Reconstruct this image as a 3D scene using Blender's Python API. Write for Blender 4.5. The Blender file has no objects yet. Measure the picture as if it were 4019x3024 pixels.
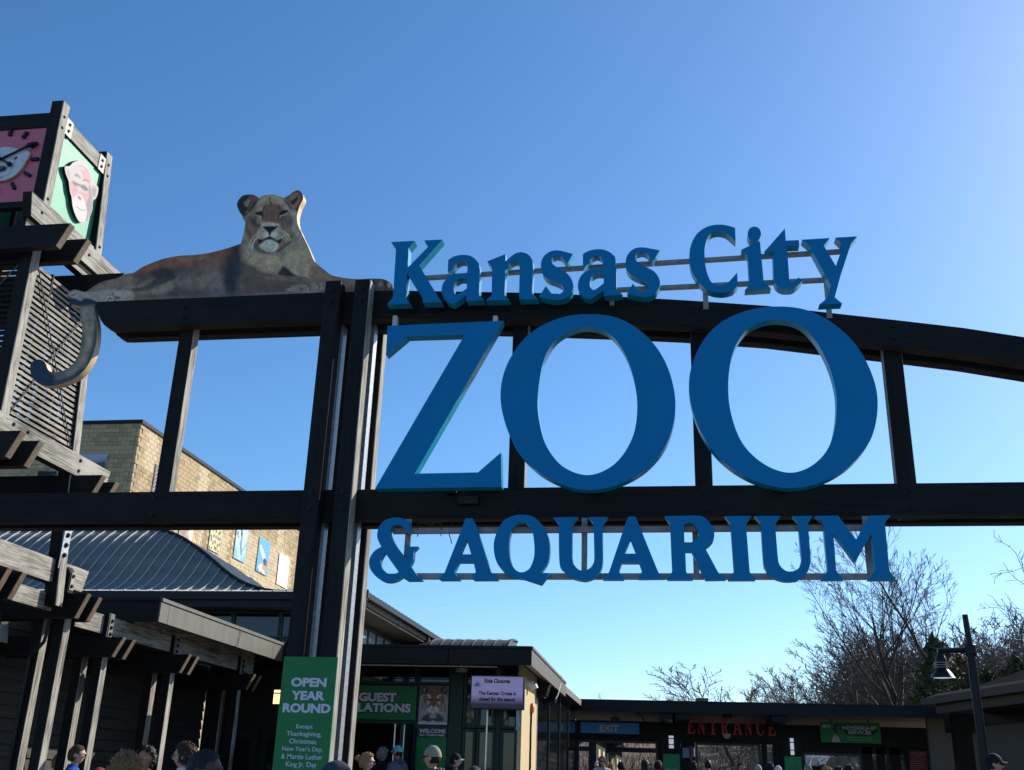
import bpy, bmesh, math, random
import numpy as np
from mathutils import Vector, Matrix, noise
from mathutils.geometry import delaunay_2d_cdt
random.seed(7)
S = bpy.context.scene
COL = S.collection

# ------------------------------------------------------------------ camera
FPX, CX, CY = 4080.0, 2009.5, 1512.0
CAMH = 1.6
YAW, PIT, ROL = math.radians(9.39), math.radians(21.1), math.radians(1.89)
_F = np.array([-math.sin(YAW)*math.cos(PIT), math.cos(YAW)*math.cos(PIT), math.sin(PIT)])
_R0 = np.array([math.cos(YAW), math.sin(YAW), 0.0])
_U0 = np.cross(_R0, _F)
_R = math.cos(ROL)*_R0 + math.sin(ROL)*_U0
_U = -math.sin(ROL)*_R0 + math.cos(ROL)*_U0
_C = np.array([0, 0, CAMH])
cam_d = bpy.data.cameras.new('camera')
cam_d.sensor_width = 36.0
cam_d.lens = 36.0*FPX/4019.0
cam_d.clip_start = 0.1
cam_d.clip_end = 3000
cam = bpy.data.objects.new('camera', cam_d)
COL.objects.link(cam)
cam.matrix_world = Matrix(((_R[0], _U[0], -_F[0], _C[0]), (_R[1], _U[1], -_F[1], _C[1]), (_R[2], _U[2], -_F[2], _C[2]), (0, 0, 0, 1)))
S.camera = cam

# ------------------------------------------------------------------ sky, sun, exposure
SUN_AZ, SUN_EL = math.radians(45), math.radians(31.8)      # azimuth from +Y towards +X
w = bpy.data.worlds.new('World'); S.world = w; w.use_nodes = True
nt = w.node_tree; nt.nodes.clear()
sky = nt.nodes.new('ShaderNodeTexSky'); sky.sky_type = 'NISHITA'; sky.sun_disc = False
sky.sun_elevation = SUN_EL; sky.sun_rotation = SUN_AZ
sky.air_density = 1.0; sky.dust_density = 0.65; sky.ozone_density = 6.0; sky.altitude = 200
bg = nt.nodes.new('ShaderNodeBackground'); bg.inputs['Strength'].default_value = 0.15
wo = nt.nodes.new('ShaderNodeOutputWorld')
hs = nt.nodes.new('ShaderNodeHueSaturation'); hs.inputs['Saturation'].default_value = 1.12
tint = nt.nodes.new('ShaderNodeMix'); tint.data_type = 'RGBA'; tint.blend_type = 'MULTIPLY'; tint.inputs[0].default_value = 1; tint.inputs[7].default_value = (1.0, 1.015, 0.98, 1)
nt.links.new(sky.outputs[0], hs.inputs['Color']); nt.links.new(hs.outputs[0], tint.inputs[6]); nt.links.new(tint.outputs[2], bg.inputs['Color']); nt.links.new(bg.outputs[0], wo.inputs['Surface'])
sd = bpy.data.lights.new('sun', 'SUN'); sd.energy = 5.0; sd.angle = math.radians(0.53); sd.color = (1.0, 0.93, 0.82)
sun = bpy.data.objects.new('sun', sd); COL.objects.link(sun)
_sv = Vector((math.sin(SUN_AZ)*math.cos(SUN_EL), math.cos(SUN_AZ)*math.cos(SUN_EL), math.sin(SUN_EL)))
sun.rotation_euler = _sv.to_track_quat('Z', 'Y').to_euler()
sun.location = (20, 20, 30)
S.view_settings.view_transform = 'Standard'
S.view_settings.look = 'None'
S.view_settings.exposure = 0.30
S.view_settings.gamma = 1.0
S.render.engine = 'CYCLES'
S.render.resolution_x = 1024; S.render.resolution_y = 770

# ------------------------------------------------------------------ picture point -> point on a real plane
def _ray(x, y): return (x-CX)/FPX*_R - (y-CY)/FPX*_U + _F
def atY(x, y, Y): d = _ray(x, y); return _C + d*(Y/d[1])
def atX(x, y, X): d = _ray(x, y); return _C + d*(X/d[0])
def atZ(x, y, Z): d = _ray(x, y); return _C + d*((Z-CAMH)/d[2])

def zg(Y):
    """height of the gently rising plaza"""
    return .7*min(1.0, max(0.0, (Y-8)/16.0))
def lin(c):
    return tuple((v/255/12.92 if v <= 10.3 else ((v/255+0.055)/1.055)**2.4) for v in c)

# ------------------------------------------------------------------ materials
MATS = {}
def nodes_of(name):
    m = bpy.data.materials.new(name); m.use_nodes = True
    n = m.node_tree; b = n.nodes['Principled BSDF']
    return m, n, b
def mat(name, col, rough=0.7, metal=0.0, var=0.15, scale=6.0, bump=0.0, spec=0.3, emit=None, est=0.0, stretch=None, streak=0.0):
    """plain paint / metal / cloth with procedural unevenness"""
    if name in MATS: return MATS[name]
    m, n, b = nodes_of(name)
    tc = n.nodes.new('ShaderNodeTexCoord'); mp = n.nodes.new('ShaderNodeMapping')
    n.links.new(tc.outputs['Object'], mp.inputs[0])
    if stretch: mp.inputs['Scale'].default_value = stretch
    nz = n.nodes.new('ShaderNodeTexNoise'); nz.inputs['Scale'].default_value = scale; nz.inputs['Detail'].default_value = 6
    n.links.new(mp.outputs[0], nz.inputs['Vector'])
    rp = n.nodes.new('ShaderNodeMapRange'); rp.inputs[1].default_value = 0.3; rp.inputs[2].default_value = 0.7
    rp.inputs[3].default_value = 1-var; rp.inputs[4].default_value = 1+var
    n.links.new(nz.outputs[0], rp.inputs[0])
    mx = n.nodes.new('ShaderNodeMix'); mx.data_type = 'RGBA'; mx.blend_type = 'MULTIPLY'; mx.inputs[0].default_value = 1
    mx.inputs[6].default_value = (*col, 1)
    n.links.new(rp.outputs[0], mx.inputs[7])
    n.links.new(mx.outputs[2], b.inputs['Base Color'])
    b.inputs['Roughness'].default_value = rough; b.inputs['Metallic'].default_value = metal
    b.inputs['Specular IOR Level'].default_value = spec
    if bump:
        bp = n.nodes.new('ShaderNodeBump'); bp.inputs['Strength'].default_value = bump; bp.inputs['Distance'].default_value = 0.01
        n.links.new(nz.outputs[0], bp.inputs['Height']); n.links.new(bp.outputs[0], b.inputs['Normal'])
    if emit:
        b.inputs['Emission Color'].default_value = (*emit, 1); b.inputs['Emission Strength'].default_value = est
    MATS[name] = m
    return m
def wood(name, axis, dark, light, rough=0.75, contrast=1.0):
    """long grain along one axis: fine streaks, checks and slow tone drift"""
    if name in MATS: return MATS[name]
    m, n, b = nodes_of(name)
    tc = n.nodes.new('ShaderNodeTexCoord'); mp = n.nodes.new('ShaderNodeMapping')
    n.links.new(tc.outputs['Object'], mp.inputs[0])
    sc = [14.0, 14.0, 14.0]; sc['XYZ'.index(axis)] = 0.7; mp.inputs['Scale'].default_value = sc
    nz = n.nodes.new('ShaderNodeTexNoise'); nz.inputs['Scale'].default_value = 2.2; nz.inputs['Detail'].default_value = 8
    nz.inputs['Roughness'].default_value = 0.65; nz.inputs['Distortion'].default_value = 1.2
    n.links.new(mp.outputs[0], nz.inputs['Vector'])
    nz2 = n.nodes.new('ShaderNodeTexNoise'); nz2.inputs['Scale'].default_value = 1.3; nz2.inputs['Detail'].default_value = 3
    n.links.new(tc.outputs['Object'], nz2.inputs['Vector'])
    ad = n.nodes.new('ShaderNodeMath'); ad.operation = 'MULTIPLY_ADD'; ad.inputs[1].default_value = 0.45
    n.links.new(nz2.outputs[0], ad.inputs[0]); n.links.new(nz.outputs[0], ad.inputs[2])
    cr = n.nodes.new('ShaderNodeValToRGB')
    cr.color_ramp.elements[0].position = 0.72-0.14*contrast; cr.color_ramp.elements[0].color = (*dark, 1)
    cr.color_ramp.elements[1].position = 0.72+0.12*contrast; cr.color_ramp.elements[1].color = (*light, 1)
    n.links.new(ad.outputs[0], cr.inputs[0]); n.links.new(cr.outputs[0], b.inputs['Base Color'])
    b.inputs['Roughness'].default_value = rough; b.inputs['Specular IOR Level'].default_value = 0.25
    bp = n.nodes.new('ShaderNodeBump'); bp.inputs['Strength'].default_value = 0.5; bp.inputs['Distance'].default_value = 0.006
    n.links.new(nz.outputs[0], bp.inputs['Height']); n.links.new(bp.outputs[0], b.inputs['Normal'])
    MATS[name] = m
    return m
def print_mat(name, rough=0.45, est=0.0, spec=0.3):
    """flat print: colours come from the mesh's colour layer"""
    if name in MATS: return MATS[name]
    m, n, b = nodes_of(name)
    a = n.nodes.new('ShaderNodeVertexColor'); a.layer_name = 'print'
    n.links.new(a.outputs[0], b.inputs['Base Color'])
    b.inputs['Roughness'].default_value = rough; b.inputs['Specular IOR Level'].default_value = spec
    if est:
        n.links.new(a.outputs[0], b.inputs['Emission Color']); b.inputs['Emission Strength'].default_value = est
    MATS[name] = m
    return m

DKF = {a: wood('shaded_stained_timber_'+a, a, (0.0035, 0.0033, 0.004), (0.012, 0.0105, 0.010)) for a in 'XYZ'}  # near-black copy for fronts turned from the sun: stain and shade in one colour
LITF = {a: wood('sunlit_weathered_timber_'+a, a, (0.09, 0.082, 0.068), (0.40, 0.375, 0.32)) for a in 'XYZ'}  # paler copy for sun-facing sides and tops: sunlight put into the weathered tone
ENDG = wood('end_grain_timber', 'Z', (0.10, 0.075, 0.055), (0.22, 0.165, 0.12))
BROWN = {a: wood('brown_timber_'+a, a, (0.012, 0.009, 0.007), (0.04, 0.029, 0.021)) for a in 'XYZ'}
STEEL = mat('galvanised_steel', (0.36, 0.37, 0.38), 0.42, 0.6, 0.25, 30, 0.1)
RAIL = mat('grey_sign_rail', (0.27, 0.255, 0.245), 0.6, 0.1, 0.2, 12)
BOLT = mat('black_bolt', (0.012, 0.012, 0.013), 0.5, 0.5)
BLUE = mat('blue_sign_face', (0.0, 0.18, 0.42), 0.5, 0.0, 0.04, 1.5, 0, 0.15)
TEAL = mat('blue_sign_return', (0.0, 0.27, 0.42), 0.32, 0.0, 0.15, 3, 0, 0.35)
PEACH = mat('panel_edge_cream', (0.62, 0.44, 0.27), 0.6, 0.0, 0.1, 4)
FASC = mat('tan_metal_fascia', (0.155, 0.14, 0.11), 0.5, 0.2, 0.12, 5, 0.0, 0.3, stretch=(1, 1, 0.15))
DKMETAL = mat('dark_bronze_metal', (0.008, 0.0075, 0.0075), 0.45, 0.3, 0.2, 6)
SOFF = wood('soffit_boards', 'X', (0.045, 0.035, 0.026), (0.10, 0.078, 0.055))
GREENF = mat('dark_green_frame', (0.006, 0.025, 0.022), 0.4, 0.1, 0.15, 6)
GLASS = mat('dark_window_glass', (0.006, 0.008, 0.010), 0.04, 0.0, 0.2, 2, 0, 0.5)
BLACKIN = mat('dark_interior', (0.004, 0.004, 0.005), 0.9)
ROOFM = mat('grey_metal_roof', (0.165, 0.145, 0.12), 0.5, 0.0, 0.2, 2.2, 0.05, 0.4, stretch=(0.3, 1, 1))
SEAM = mat('roof_seam_metal', (0.42, 0.44, 0.43), 0.4, 0.1, 0.1, 5)
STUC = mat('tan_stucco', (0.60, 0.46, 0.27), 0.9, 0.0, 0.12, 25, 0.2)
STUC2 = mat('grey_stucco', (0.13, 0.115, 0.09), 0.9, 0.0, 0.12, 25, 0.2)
WHITE = mat('white_paint', (0.78, 0.78, 0.76), 0.5)
BLACKP = mat('black_paint', (0.010, 0.011, 0.014), 0.4, 0.2)

# ------------------------------------------------------------------ object helpers
def tag(o, label=None, cat=None, group=None, kind=None):
    if label: o['label'] = label
    if cat: o['category'] = cat
    if group: o['group'] = group
    if kind: o['kind'] = kind
    return o
def thing(name, label, cat, loc=(0, 0, 0), rz=0.0, group=None):
    o = bpy.data.objects.new(name, None); COL.objects.link(o)
    o.location = loc; o.rotation_euler = (0, 0, rz); o.empty_display_size = 0.3
    return tag(o, label, cat, group)
def base_of(parent):
    p = Vector((0, 0, 0))
    while parent is not None:
        p = p + parent.location; parent = parent.parent
    return p
class MB:
    """collects faces in world coordinates, builds ONE mesh object"""
    def __init__(s): s.v = []; s.f = []; s.m = []
    def add(s, vs, fs, mi=0):
        o = len(s.v); s.v += [tuple(v) for v in vs]
        s.f += [[i+o for i in f] for f in fs]
        s.m += (mi if isinstance(mi, list) else [mi]*len(fs))
        return s
    def hexa(s, p, mi=0):
        """8 points: bottom loop 0-3, top loop 4-7 (x0y0,x1y0,x1y1,x0y1). mi: int or dict face->material (keys: d u f r b l)"""
        fs = [(0, 3, 2, 1), (4, 5, 6, 7), (0, 1, 5, 4), (1, 2, 6, 5), (2, 3, 7, 6), (3, 0, 4, 7)]
        if isinstance(mi, dict): mi = [mi.get(k, 0) for k in 'dufrbl']
        return s.add(p, fs, mi)
    def box(s, x0, x1, y0, y1, z0, z1, mi=0):
        return s.hexa([(x0, y0, z0), (x1, y0, z0), (x1, y1, z0), (x0, y1, z0), (x0, y0, z1), (x1, y0, z1), (x1, y1, z1), (x0, y1, z1)], mi)
    def prism(s, prof, axis, a, b, mi=0, cap=None):
        """profile (2D) swept along an axis between a and b. axis 'Y': profile is (x,z); 'X': (y,z); 'Z': (x,y)"""
        def P(u, v, t): return {'Y': (u, t, v), 'X': (t, u, v), 'Z': (u, v, t)}[axis]
        n = len(prof); vs = [P(u, v, a) for u, v in prof]+[P(u, v, b) for u, v in prof]
        ar = sum(prof[i][0]*prof[(i+1) % n][1]-prof[(i+1) % n][0]*prof[i][1] for i in range(n))
        fs = [(i, (i+1) % n, n+(i+1) % n, n+i) for i in range(n)]+[tuple(range(n))[::-1], tuple(range(n, 2*n))]
        flip = (ar > 0) == (axis == 'Y')
        if flip: fs = [tuple(reversed(f)) for f in fs]
        c = mi if cap is None else cap
        return s.add(vs, fs, [mi]*n+[c, c])
    def tube(s, p0, p1, r0, r1=None, n=8, mi=0, caps=True):
        r1 = r0 if r1 is None else r1
        p0 = Vector(p0); p1 = Vector(p1); d = (p1-p0)
        if d.length < 1e-6: return s
        d.normalize(); a = d.orthogonal().normalized(); b = d.cross(a)
        vs = [p0+(a*math.cos(2*math.pi*i/n)+b*math.sin(2*math.pi*i/n))*r0 for i in range(n)]
        vs += [p1+(a*math.cos(2*math.pi*i/n)+b*math.sin(2*math.pi*i/n))*r1 for i in range(n)]
        fs = [(i, (i+1) % n, n+(i+1) % n, n+i) for i in range(n)]
        if caps: fs += [tuple(range(n))[::-1], tuple(range(n, 2*n))]
        return s.add(vs, fs, mi)
    def lathe(s, c, prof, n=20, mi=0):
        vs = []; fs = []
        for r, z in prof:
            vs += [(c[0]+r*math.cos(2*math.pi*i/n), c[1]+r*math.sin(2*math.pi*i/n), c[2]+z) for i in range(n)]
        for k in range(len(prof)-1):
            fs += [(k*n+i, k*n+(i+1) % n, (k+1)*n+(i+1) % n, (k+1)*n+i) for i in range(n)]
        return s.add(vs, fs, mi)
    def build(s, name, mats, parent=None, label=None, cat=None, group=None, kind=None, smooth=False, bevel=0.0):
        me = bpy.data.meshes.new(name)
        base = base_of(parent) if parent is not None else Vector((0, 0, 0))
        me.from_pydata([(v[0]-base.x, v[1]-base.y, v[2]-base.z) for v in s.v], [], s.f)
        if not isinstance(mats, (list, tuple)): mats = [mats]
        for m in mats: me.materials.append(m)
        for p, mi in zip(me.polygons, s.m):
            p.material_index = mi; p.use_smooth = smooth
        o = bpy.data.objects.new(name, me); COL.objects.link(o)
        if parent is not None: o.parent = parent
        if bevel:
            bv = o.modifiers.new('bevel', 'BEVEL'); bv.width = bevel; bv.segments = 1; bv.limit_method = 'ANGLE'
        return tag(o, label, cat, group, kind)
def cp(o, parent=None, loc=None, rz=None):
    """copy of a thing with its parts and sub-parts (mesh data shared)"""
    c = o.copy(); COL.objects.link(c); c.parent = parent
    if loc is not None: c.location = loc
    if rz is not None: c.rotation_euler = (0, 0, rz)
    for ch in list(o.children): cp(ch, c)
    return c

def _cr(p0, p1, p2, p3, t):
    return tuple(0.5*((2*b)+(-a+c)*t+(2*a-5*b+4*c-d)*t*t+(-a+3*b-3*c+d)*t**3) for a, b, c, d in zip(p0, p1, p2, p3))
def curve(spec, steps=6):
    """'x,y ~x,y ...' closed outline; ~ marks smooth points, the others are corners"""
    pts = []
    for tk in spec.split():
        sm = tk[0] == '~'; x, y = tk.lstrip('~').split(','); pts.append((float(x), float(y), sm))
    out = []; n = len(pts)
    for i in range(n):
        a, b = pts[i], pts[(i+1) % n]
        out.append((a[0], a[1]))
        if a[2] or b[2]:
            p0 = pts[i-1] if a[2] else a; p3 = pts[(i+2) % n] if b[2] else b
            for k in range(1, steps): out.append(_cr(p0[:2], a[:2], b[:2], p3[:2], k/steps))
    r = []
    for p in out:
        if not r or abs(p[0]-r[-1][0])+abs(p[1]-r[-1][1]) > 1e-3: r.append(p)
    return r

def cut_shape(loops, to3, depth, mi_face=0, mi_side=1, mb=None, spacing=None):
    """loops (2D, first = outline, others = holes) -> solid plate. to3(x,y)->3D front point; depth = 3D vector to the back.
    returns MB, number of front vertices, 2D coordinates of them"""
    mb = mb or MB()
    co = []; ed = []; 
    for lp in loops:
        o = len(co); co += [Vector(p) for p in lp]; ed += [(o+i, o+(i+1) % len(lp)) for i in range(len(lp))]
    if spacing:
        P = np.array([list(p) for p in loops[0]])
        x0, y0 = P.min(0); x1, y1 = P.max(0)
        gx, gy = np.meshgrid(np.arange(x0, x1, spacing), np.arange(y0, y1, spacing))
        gx = gx + (np.arange(gx.shape[0]) % 2)[:, None]*spacing/2
        q = np.stack([gx.ravel(), gy.ravel()], 1)
        keep = inside(q, loops[0])
        d = np.full(len(q), 1e9)
        for lp in loops: d = np.minimum(d, seg_dist(q, lp))
        for lp in loops[1:]: keep &= ~inside(q, lp)
        co += [Vector(p) for p in q[keep & (d > spacing*0.45)]]
    r = delaunay_2d_cdt(co, ed, [], 1, 1e-5)
    V2, F = r[0], r[2]
    # drop faces that lie in a hole
    keepf = []
    if len(loops) > 1:
        cen = np.array([np.mean([list(V2[i]) for i in f], 0) for f in F])
        hole = np.zeros(len(F), bool)
        for lp in loops[1:]: hole |= inside(cen, lp)
        keepf = [f for f, h in zip(F, hole) if not h]
    else: keepf = list(F)
    D = Vector(depth)
    fr = [Vector(to3(v[0], v[1])) for v in V2]
    f0 = keepf[0]
    nrm = (fr[f0[1]]-fr[f0[0]]).cross(fr[f0[2]]-fr[f0[0]])
    flip = nrm.dot(D) > 0
    ff = [tuple(reversed(f)) if flip else tuple(f) for f in keepf]
    n = len(fr)
    mb.add(fr, ff, mi_face)
    # back + sides
    b3 = []; sf = []
    for lp in loops:
        o = len(b3); k = len(lp)
        fl = [Vector(to3(*p)) for p in lp]
        b3 += fl + [p+D for p in fl]
        ar = sum(lp[i][0]*lp[(i+1) % k][1]-lp[(i+1) % k][0]*lp[i][1] for i in range(k))
        for i in range(k):
            j = (i+1) % k; sf.append((o+i, o+k+i, o+k+j, o+j))
    mb.add(b3, sf, mi_side)
    mb.add([p+D for p in fr], [tuple(reversed(f)) for f in ff], mi_side)
    return mb, n, np.array([list(v) for v in V2])
def inside(q, lp):
    P = np.array(lp); x, y = q[:, 0], q[:, 1]; r = np.zeros(len(q), bool); j = len(P)-1
    for i in range(len(P)):
        xi, yi = P[i]; xj, yj = P[j]
        if yi != yj:
            r ^= ((yi > y) != (yj > y)) & (x < (xj-xi)*(y-yi)/(yj-yi)+xi)
        j = i
    return r
def seg_dist(q, lp, closed=True):
    P = np.array(lp); d = np.full(len(q), 1e9); n = len(P)
    for i in range(n if closed else n-1):
        a = P[i]; b = P[(i+1) % n]; ab = b-a; L = (ab**2).sum()
        t = np.clip(((q-a)@ab)/max(L, 1e-9), 0, 1)
        d = np.minimum(d, np.sqrt(((q-(a+t[:, None]*ab))**2).sum(1)))
    return d
def fbm(q, sc, seed=0.0, ax=1.0):
    return np.array([noise.fractal(Vector((p[0]/sc, p[1]/sc*ax, seed)), 1.0, 2.0, 4) for p in q])
class Paint:
    """paints flat print colours on a set of 2D points"""
    def __init__(s, q, col): s.q = q; s.c = np.tile(np.array(lin(col)), (len(q), 1))
    def mix(s, a, col): s.c = s.c*(1-a[:, None]) + a[:, None]*np.array(lin(col))
    def poly(s, pts, col, f=3.0, op=1.0):
        if isinstance(pts, str): pts = curve(pts, 4)
        sd = seg_dist(s.q, pts); sd = np.where(inside(s.q, pts), sd, -sd)
        s.mix(np.clip(0.5+sd/(2*f), 0, 1)*op, col)
    def line(s, pts, col, w, f=1.5, op=1.0):
        if isinstance(pts, str): pts = [tuple(map(float, t.split(','))) for t in pts.split()]
        d = seg_dist(s.q, pts, False)
        s.mix(np.clip(0.5+(w/2-d)/(2*f), 0, 1)*op, col)
    def blob(s, x, y, rx, ry, col, op=1.0, ang=0.0):
        c, n = math.cos(ang), math.sin(ang); dx = s.q[:, 0]-x; dy = s.q[:, 1]-y
        u = (dx*c+dy*n)/rx; v = (-dx*n+dy*c)/ry
        s.mix(np.clip(1.35-(u*u+v*v), 0, 1)*op, col)
    def noise(s, sc, amp, seed=1.0, ax=1.0):
        s.c = s.c*np.clip(1+amp*fbm(s.q, sc, seed, ax), 0.1, 3)[:, None]
def set_print(o, nfront, cols, k=1.0):
    me = o.data
    a = me.color_attributes.new('print', 'FLOAT_COLOR', 'POINT')
    arr = np.ones((len(me.vertices), 4), np.float32)*0.3; arr[:, 3] = 1
    arr[:nfront, :3] = np.clip(cols[:nfront]*k, 0, 0.9)
    a.data.foreach_set('color', arr.ravel())
def text_mesh(body, bold=0.0, spacing=1.0, shear=0.0):
    cu = bpy.data.curves.new('lettering', 'FONT'); cu.body = body; cu.size = 1; cu.offset = bold
    cu.space_character = spacing; cu.shear = shear; cu.resolution_u = 3; cu.align_x = 'LEFT'
    ob = bpy.data.objects.new('lettering', cu); COL.objects.link(ob)
    dg = bpy.context.evaluated_depsgraph_get(); dg.update()
    me = bpy.data.meshes.new_from_object(ob.evaluated_get(dg))
    V = [tuple(v.co) for v in me.vertices]; F = [tuple(p.vertices) for p in me.polygons]
    bpy.data.objects.remove(ob); bpy.data.curves.remove(cu); bpy.data.meshes.remove(me)
    return V, F
def lettering(body, box, plane, m, parent, bold=0.0, spacing=1.0, thick=0.004, shear=0.0, skew=0.0, name='lettering', label=None):
    """text fitted into box. plane: ('Y', y) faces -Y, box=(x0,x1,z0,z1); ('X', x) faces +X, box=(y0,y1,z0,z1)"""
    V, F = text_mesh(body, bold, spacing, shear)
    A = np.array(V); mn = A[:, :2].min(0); mx = A[:, :2].max(0)
    x0, x1, z0, z1 = box
    s = (A[:, :2]-mn)/(mx-mn)
    u = x0+s[:, 0]*(x1-x0); v = z0+s[:, 1]*(z1-z0)
    mb = MB(); n = len(V)
    if plane[0] == 'Y':
        fr = [(a, plane[1]-thick, b) for a, b in zip(u, v)]; bk = [(a, plane[1]-0.0005, b) for a, b in zip(u, v)]
    else:
        fr = [(plane[1]+thick, a, b) for a, b in zip(u, v)]; bk = [(plane[1]+0.0005, a, b) for a, b in zip(u, v)]
    mb.add(fr, F)
    # rim
    cnt = {}
    for f in F:
        for i in range(len(f)):
            e = (f[i], f[(i+1) % len(f)]); cnt[e] = cnt.get(e, 0)+1
    rim = [e for e in cnt if (e[1], e[0]) not in cnt]
    off = len(mb.v); mb.v += bk
    for a, b in rim: mb.f.append([b, a, off+a, off+b]); mb.m.append(0)
    return mb.build(name, m, parent, label)
# ------------------------------------------------------------------ ground
def ground():
    ys_ = [-60, 8, 24, 600]; m = MB()
    for a, b in zip(ys_[:-1], ys_[1:]): m.add([(-400, a, zg(a)), (400, a, zg(a)), (400, b, zg(b)), (-400, b, zg(b))], [(0, 1, 2, 3)])
    m.build('ground', mat('winter_ground', (0.11, 0.095, 0.065), 0.95, var=0.3, scale=0.4), kind='structure')
    m = MB(); ys_ = [-40, 8, 24, 60]
    for a, b in zip(ys_[:-1], ys_[1:]): m.add([(-30, a, zg(a)+.004), (30, a, zg(a)+.004), (30, b, zg(b)+.004), (-30, b, zg(b)+.004)], [(0, 1, 2, 3)])
    m.build('plaza_paving', mat('plaza_concrete', (0.15, 0.14, 0.125), 0.85, var=0.15, scale=1.2, bump=0.1), kind='structure')
ground()

# ------------------------------------------------------------------ entrance gate
YF0, YF1, YB0, YB1 = 9.90, 10.04, 10.19, 10.33
gate = thing('timber_gateway', 'dark stained timber gateway of arched and straight beams carrying the big blue letters', 'gateway', (-3.4, 10.1, 0))
WOODM = {a: [DKF[a], LITF[a], BROWN[a], ENDG] for a in 'XYZ'}
def beam(x0, x1, y0, y1, z0, z1, parent, name='beam', bev=0.006, top=1):
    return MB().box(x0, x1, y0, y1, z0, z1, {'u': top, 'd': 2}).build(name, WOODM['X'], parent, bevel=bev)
for y0, y1 in ((YF0, YF1), (YB0, YB1)):
    beam(-11.5, 9.0, y0, y1, 4.06, 4.375, gate)
# straight left part of the top beam with its curved end, and the arch to the right
def top_prof(inset=0.0, steps=1):
    top = [(-6.50+inset, 6.63), (-3.9, 6.63), (-3.0, 6.62), (-1.4, 6.52), (-0.45, 6.43), (0.13, 6.37), (0.97, 6.27), (1.62, 6.16), (2.28, 6.05), (2.85, 5.95), (3.4, 5.83), (4.4, 5.60), (5.6, 5.28), (7.0, 4.85), (7.4, 4.72)]
    h = [0.30]*15
    h = [.33, .335, .335, .33, .31, .30, .295, .295, .29, .29, .29, .29, .29, .29, .29]
    bot = [(x, z-hh) for (x, z), hh in zip(top, h)][1:]
    oge = [(-6.20+inset, 6.295), (-6.285+inset, 6.30), (-6.345+inset, 6.335), (-6.40+inset, 6.40), (-6.45+inset, 6.49), (-6.50+inset, 6.60)]
    return top, bot, oge
def arch(y0, y1, dx, dz=0.0):
    top, bot, oge = top_prof(dx)
    prof = top+bot[::-1]+oge
    prof = [(x, z+dz) for x, z in prof]
    mb = MB()
    # faces: quads along the run keep grain and shading clean
    n = len(prof); vs = [(x, y0, z) for x, z in prof]+[(x, y1, z) for x, z in prof]
    k = len(top)
    fs = []; ms = []
    for i in range(n):
        j = (i+1) % n; fs.append((i, j, n+j, n+i)); 
        ms.append(1 if i < k-1 else (2 if i < n-1 else 2))
    # clockwise profile (top goes +x first): front face -Y
    fr = list(range(n)); fs += [tuple(fr[::-1]), tuple(n+i for i in fr)]; ms += [0, 0]
    mb.add(vs, fs, ms)
    o = mb.build('arched_beam', WOODM['X'], gate)
    bm = bmesh.new(); bm.from_mesh(o.data); bmesh.ops.recalc_face_normals(bm, faces=bm.faces); bmesh.ops.triangulate(bm, faces=[f for f in bm.faces if len(f.verts) > 4]); bm.to_mesh(o.data); bm.free()
    return o
arch(YF0, YF1, 0.0)
arch(YB0, YB1, 0.0)
def zlow(x): # underside of the top beams
    t, b, o = top_prof(); xs = [p[0] for p in b]; zs = [p[1] for p in b]
    return float(np.interp(x, xs, zs))
for x0, x1 in ((-5.49, -5.32), (-1.67, -1.50), (0.20, 0.37), (2.10, 2.28), (4.3, 4.48), (6.1, 6.28)):
    zt = zlow((x0+x1)/2)+0.2
    MB().box(x0, x1, YF1+.005, YB0-.005, 4.08, zt, {'r': 1, 'l': 1}).build('post', WOODM['Z'], gate, bevel=0.005)
# carrying post pairs: front timbers, steel tubes between the beams, rear timbers
for gx in (-3.74, 7.55):
    for k in (0, 1):
        x0 = gx+.035+k*.335; x1 = x0+.175
        # rough sawn post tops with a ridged grain end
        MB().box(x0, x1, 9.72, 9.885, 0.0, 6.68, {'r': k, 'u': 1}).build('post', WOODM['Z'], gate, bevel=0.008)  # first post's right face takes the dark copy, its neighbour's shade painted in
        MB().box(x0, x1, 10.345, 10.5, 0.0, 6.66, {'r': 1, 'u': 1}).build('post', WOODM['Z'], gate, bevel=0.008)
        MB().box(x0+.03, x1-.035+.02*k, 10.055, 10.175, 0.0, 6.3).build('steel_column', STEEL, gate)
    MB().box(gx-.02, gx+.60, 9.60, 10.62, 0, .25).build('footing', mat('concrete', (.35, .34, .31), .9, bump=.1), gate)
def bolt(x, y, z, ax, parent, r=0.022, h=0.02, nm='bolt'):
    d = {'Y': (0, -h, 0), 'X': (h, 0, 0)}[ax]; dw = {'Y': (0, -h*.3, 0), 'X': (h*.3, 0, 0)}[ax]
    mb = MB().tube((x, y, z), (x+dw[0], y+dw[1], z), r*1.7, n=10).tube((x, y, z), (x+d[0], y+d[1], z), r, n=6)
    return mb.build(nm, BOLT, parent)
for k in (0, 1):
    xx = -3.74+.12+k*.335
    for zz in (6.57, 6.43, 4.30, 4.14): bolt(xx, 9.72, zz, 'Y', gate)
for x in (-5.40, -1.58, 0.28, 2.19):
    zb = zlow(x)
    for zz in (zb+.09, zb+.22, 4.13, 4.31): bolt(x, YF0, zz, 'Y', gate, .018)
MB().box(-2.13, -1.93, 9.84, 9.90, 4.20, 4.28).build('junction_box', DKMETAL, gate)

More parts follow.
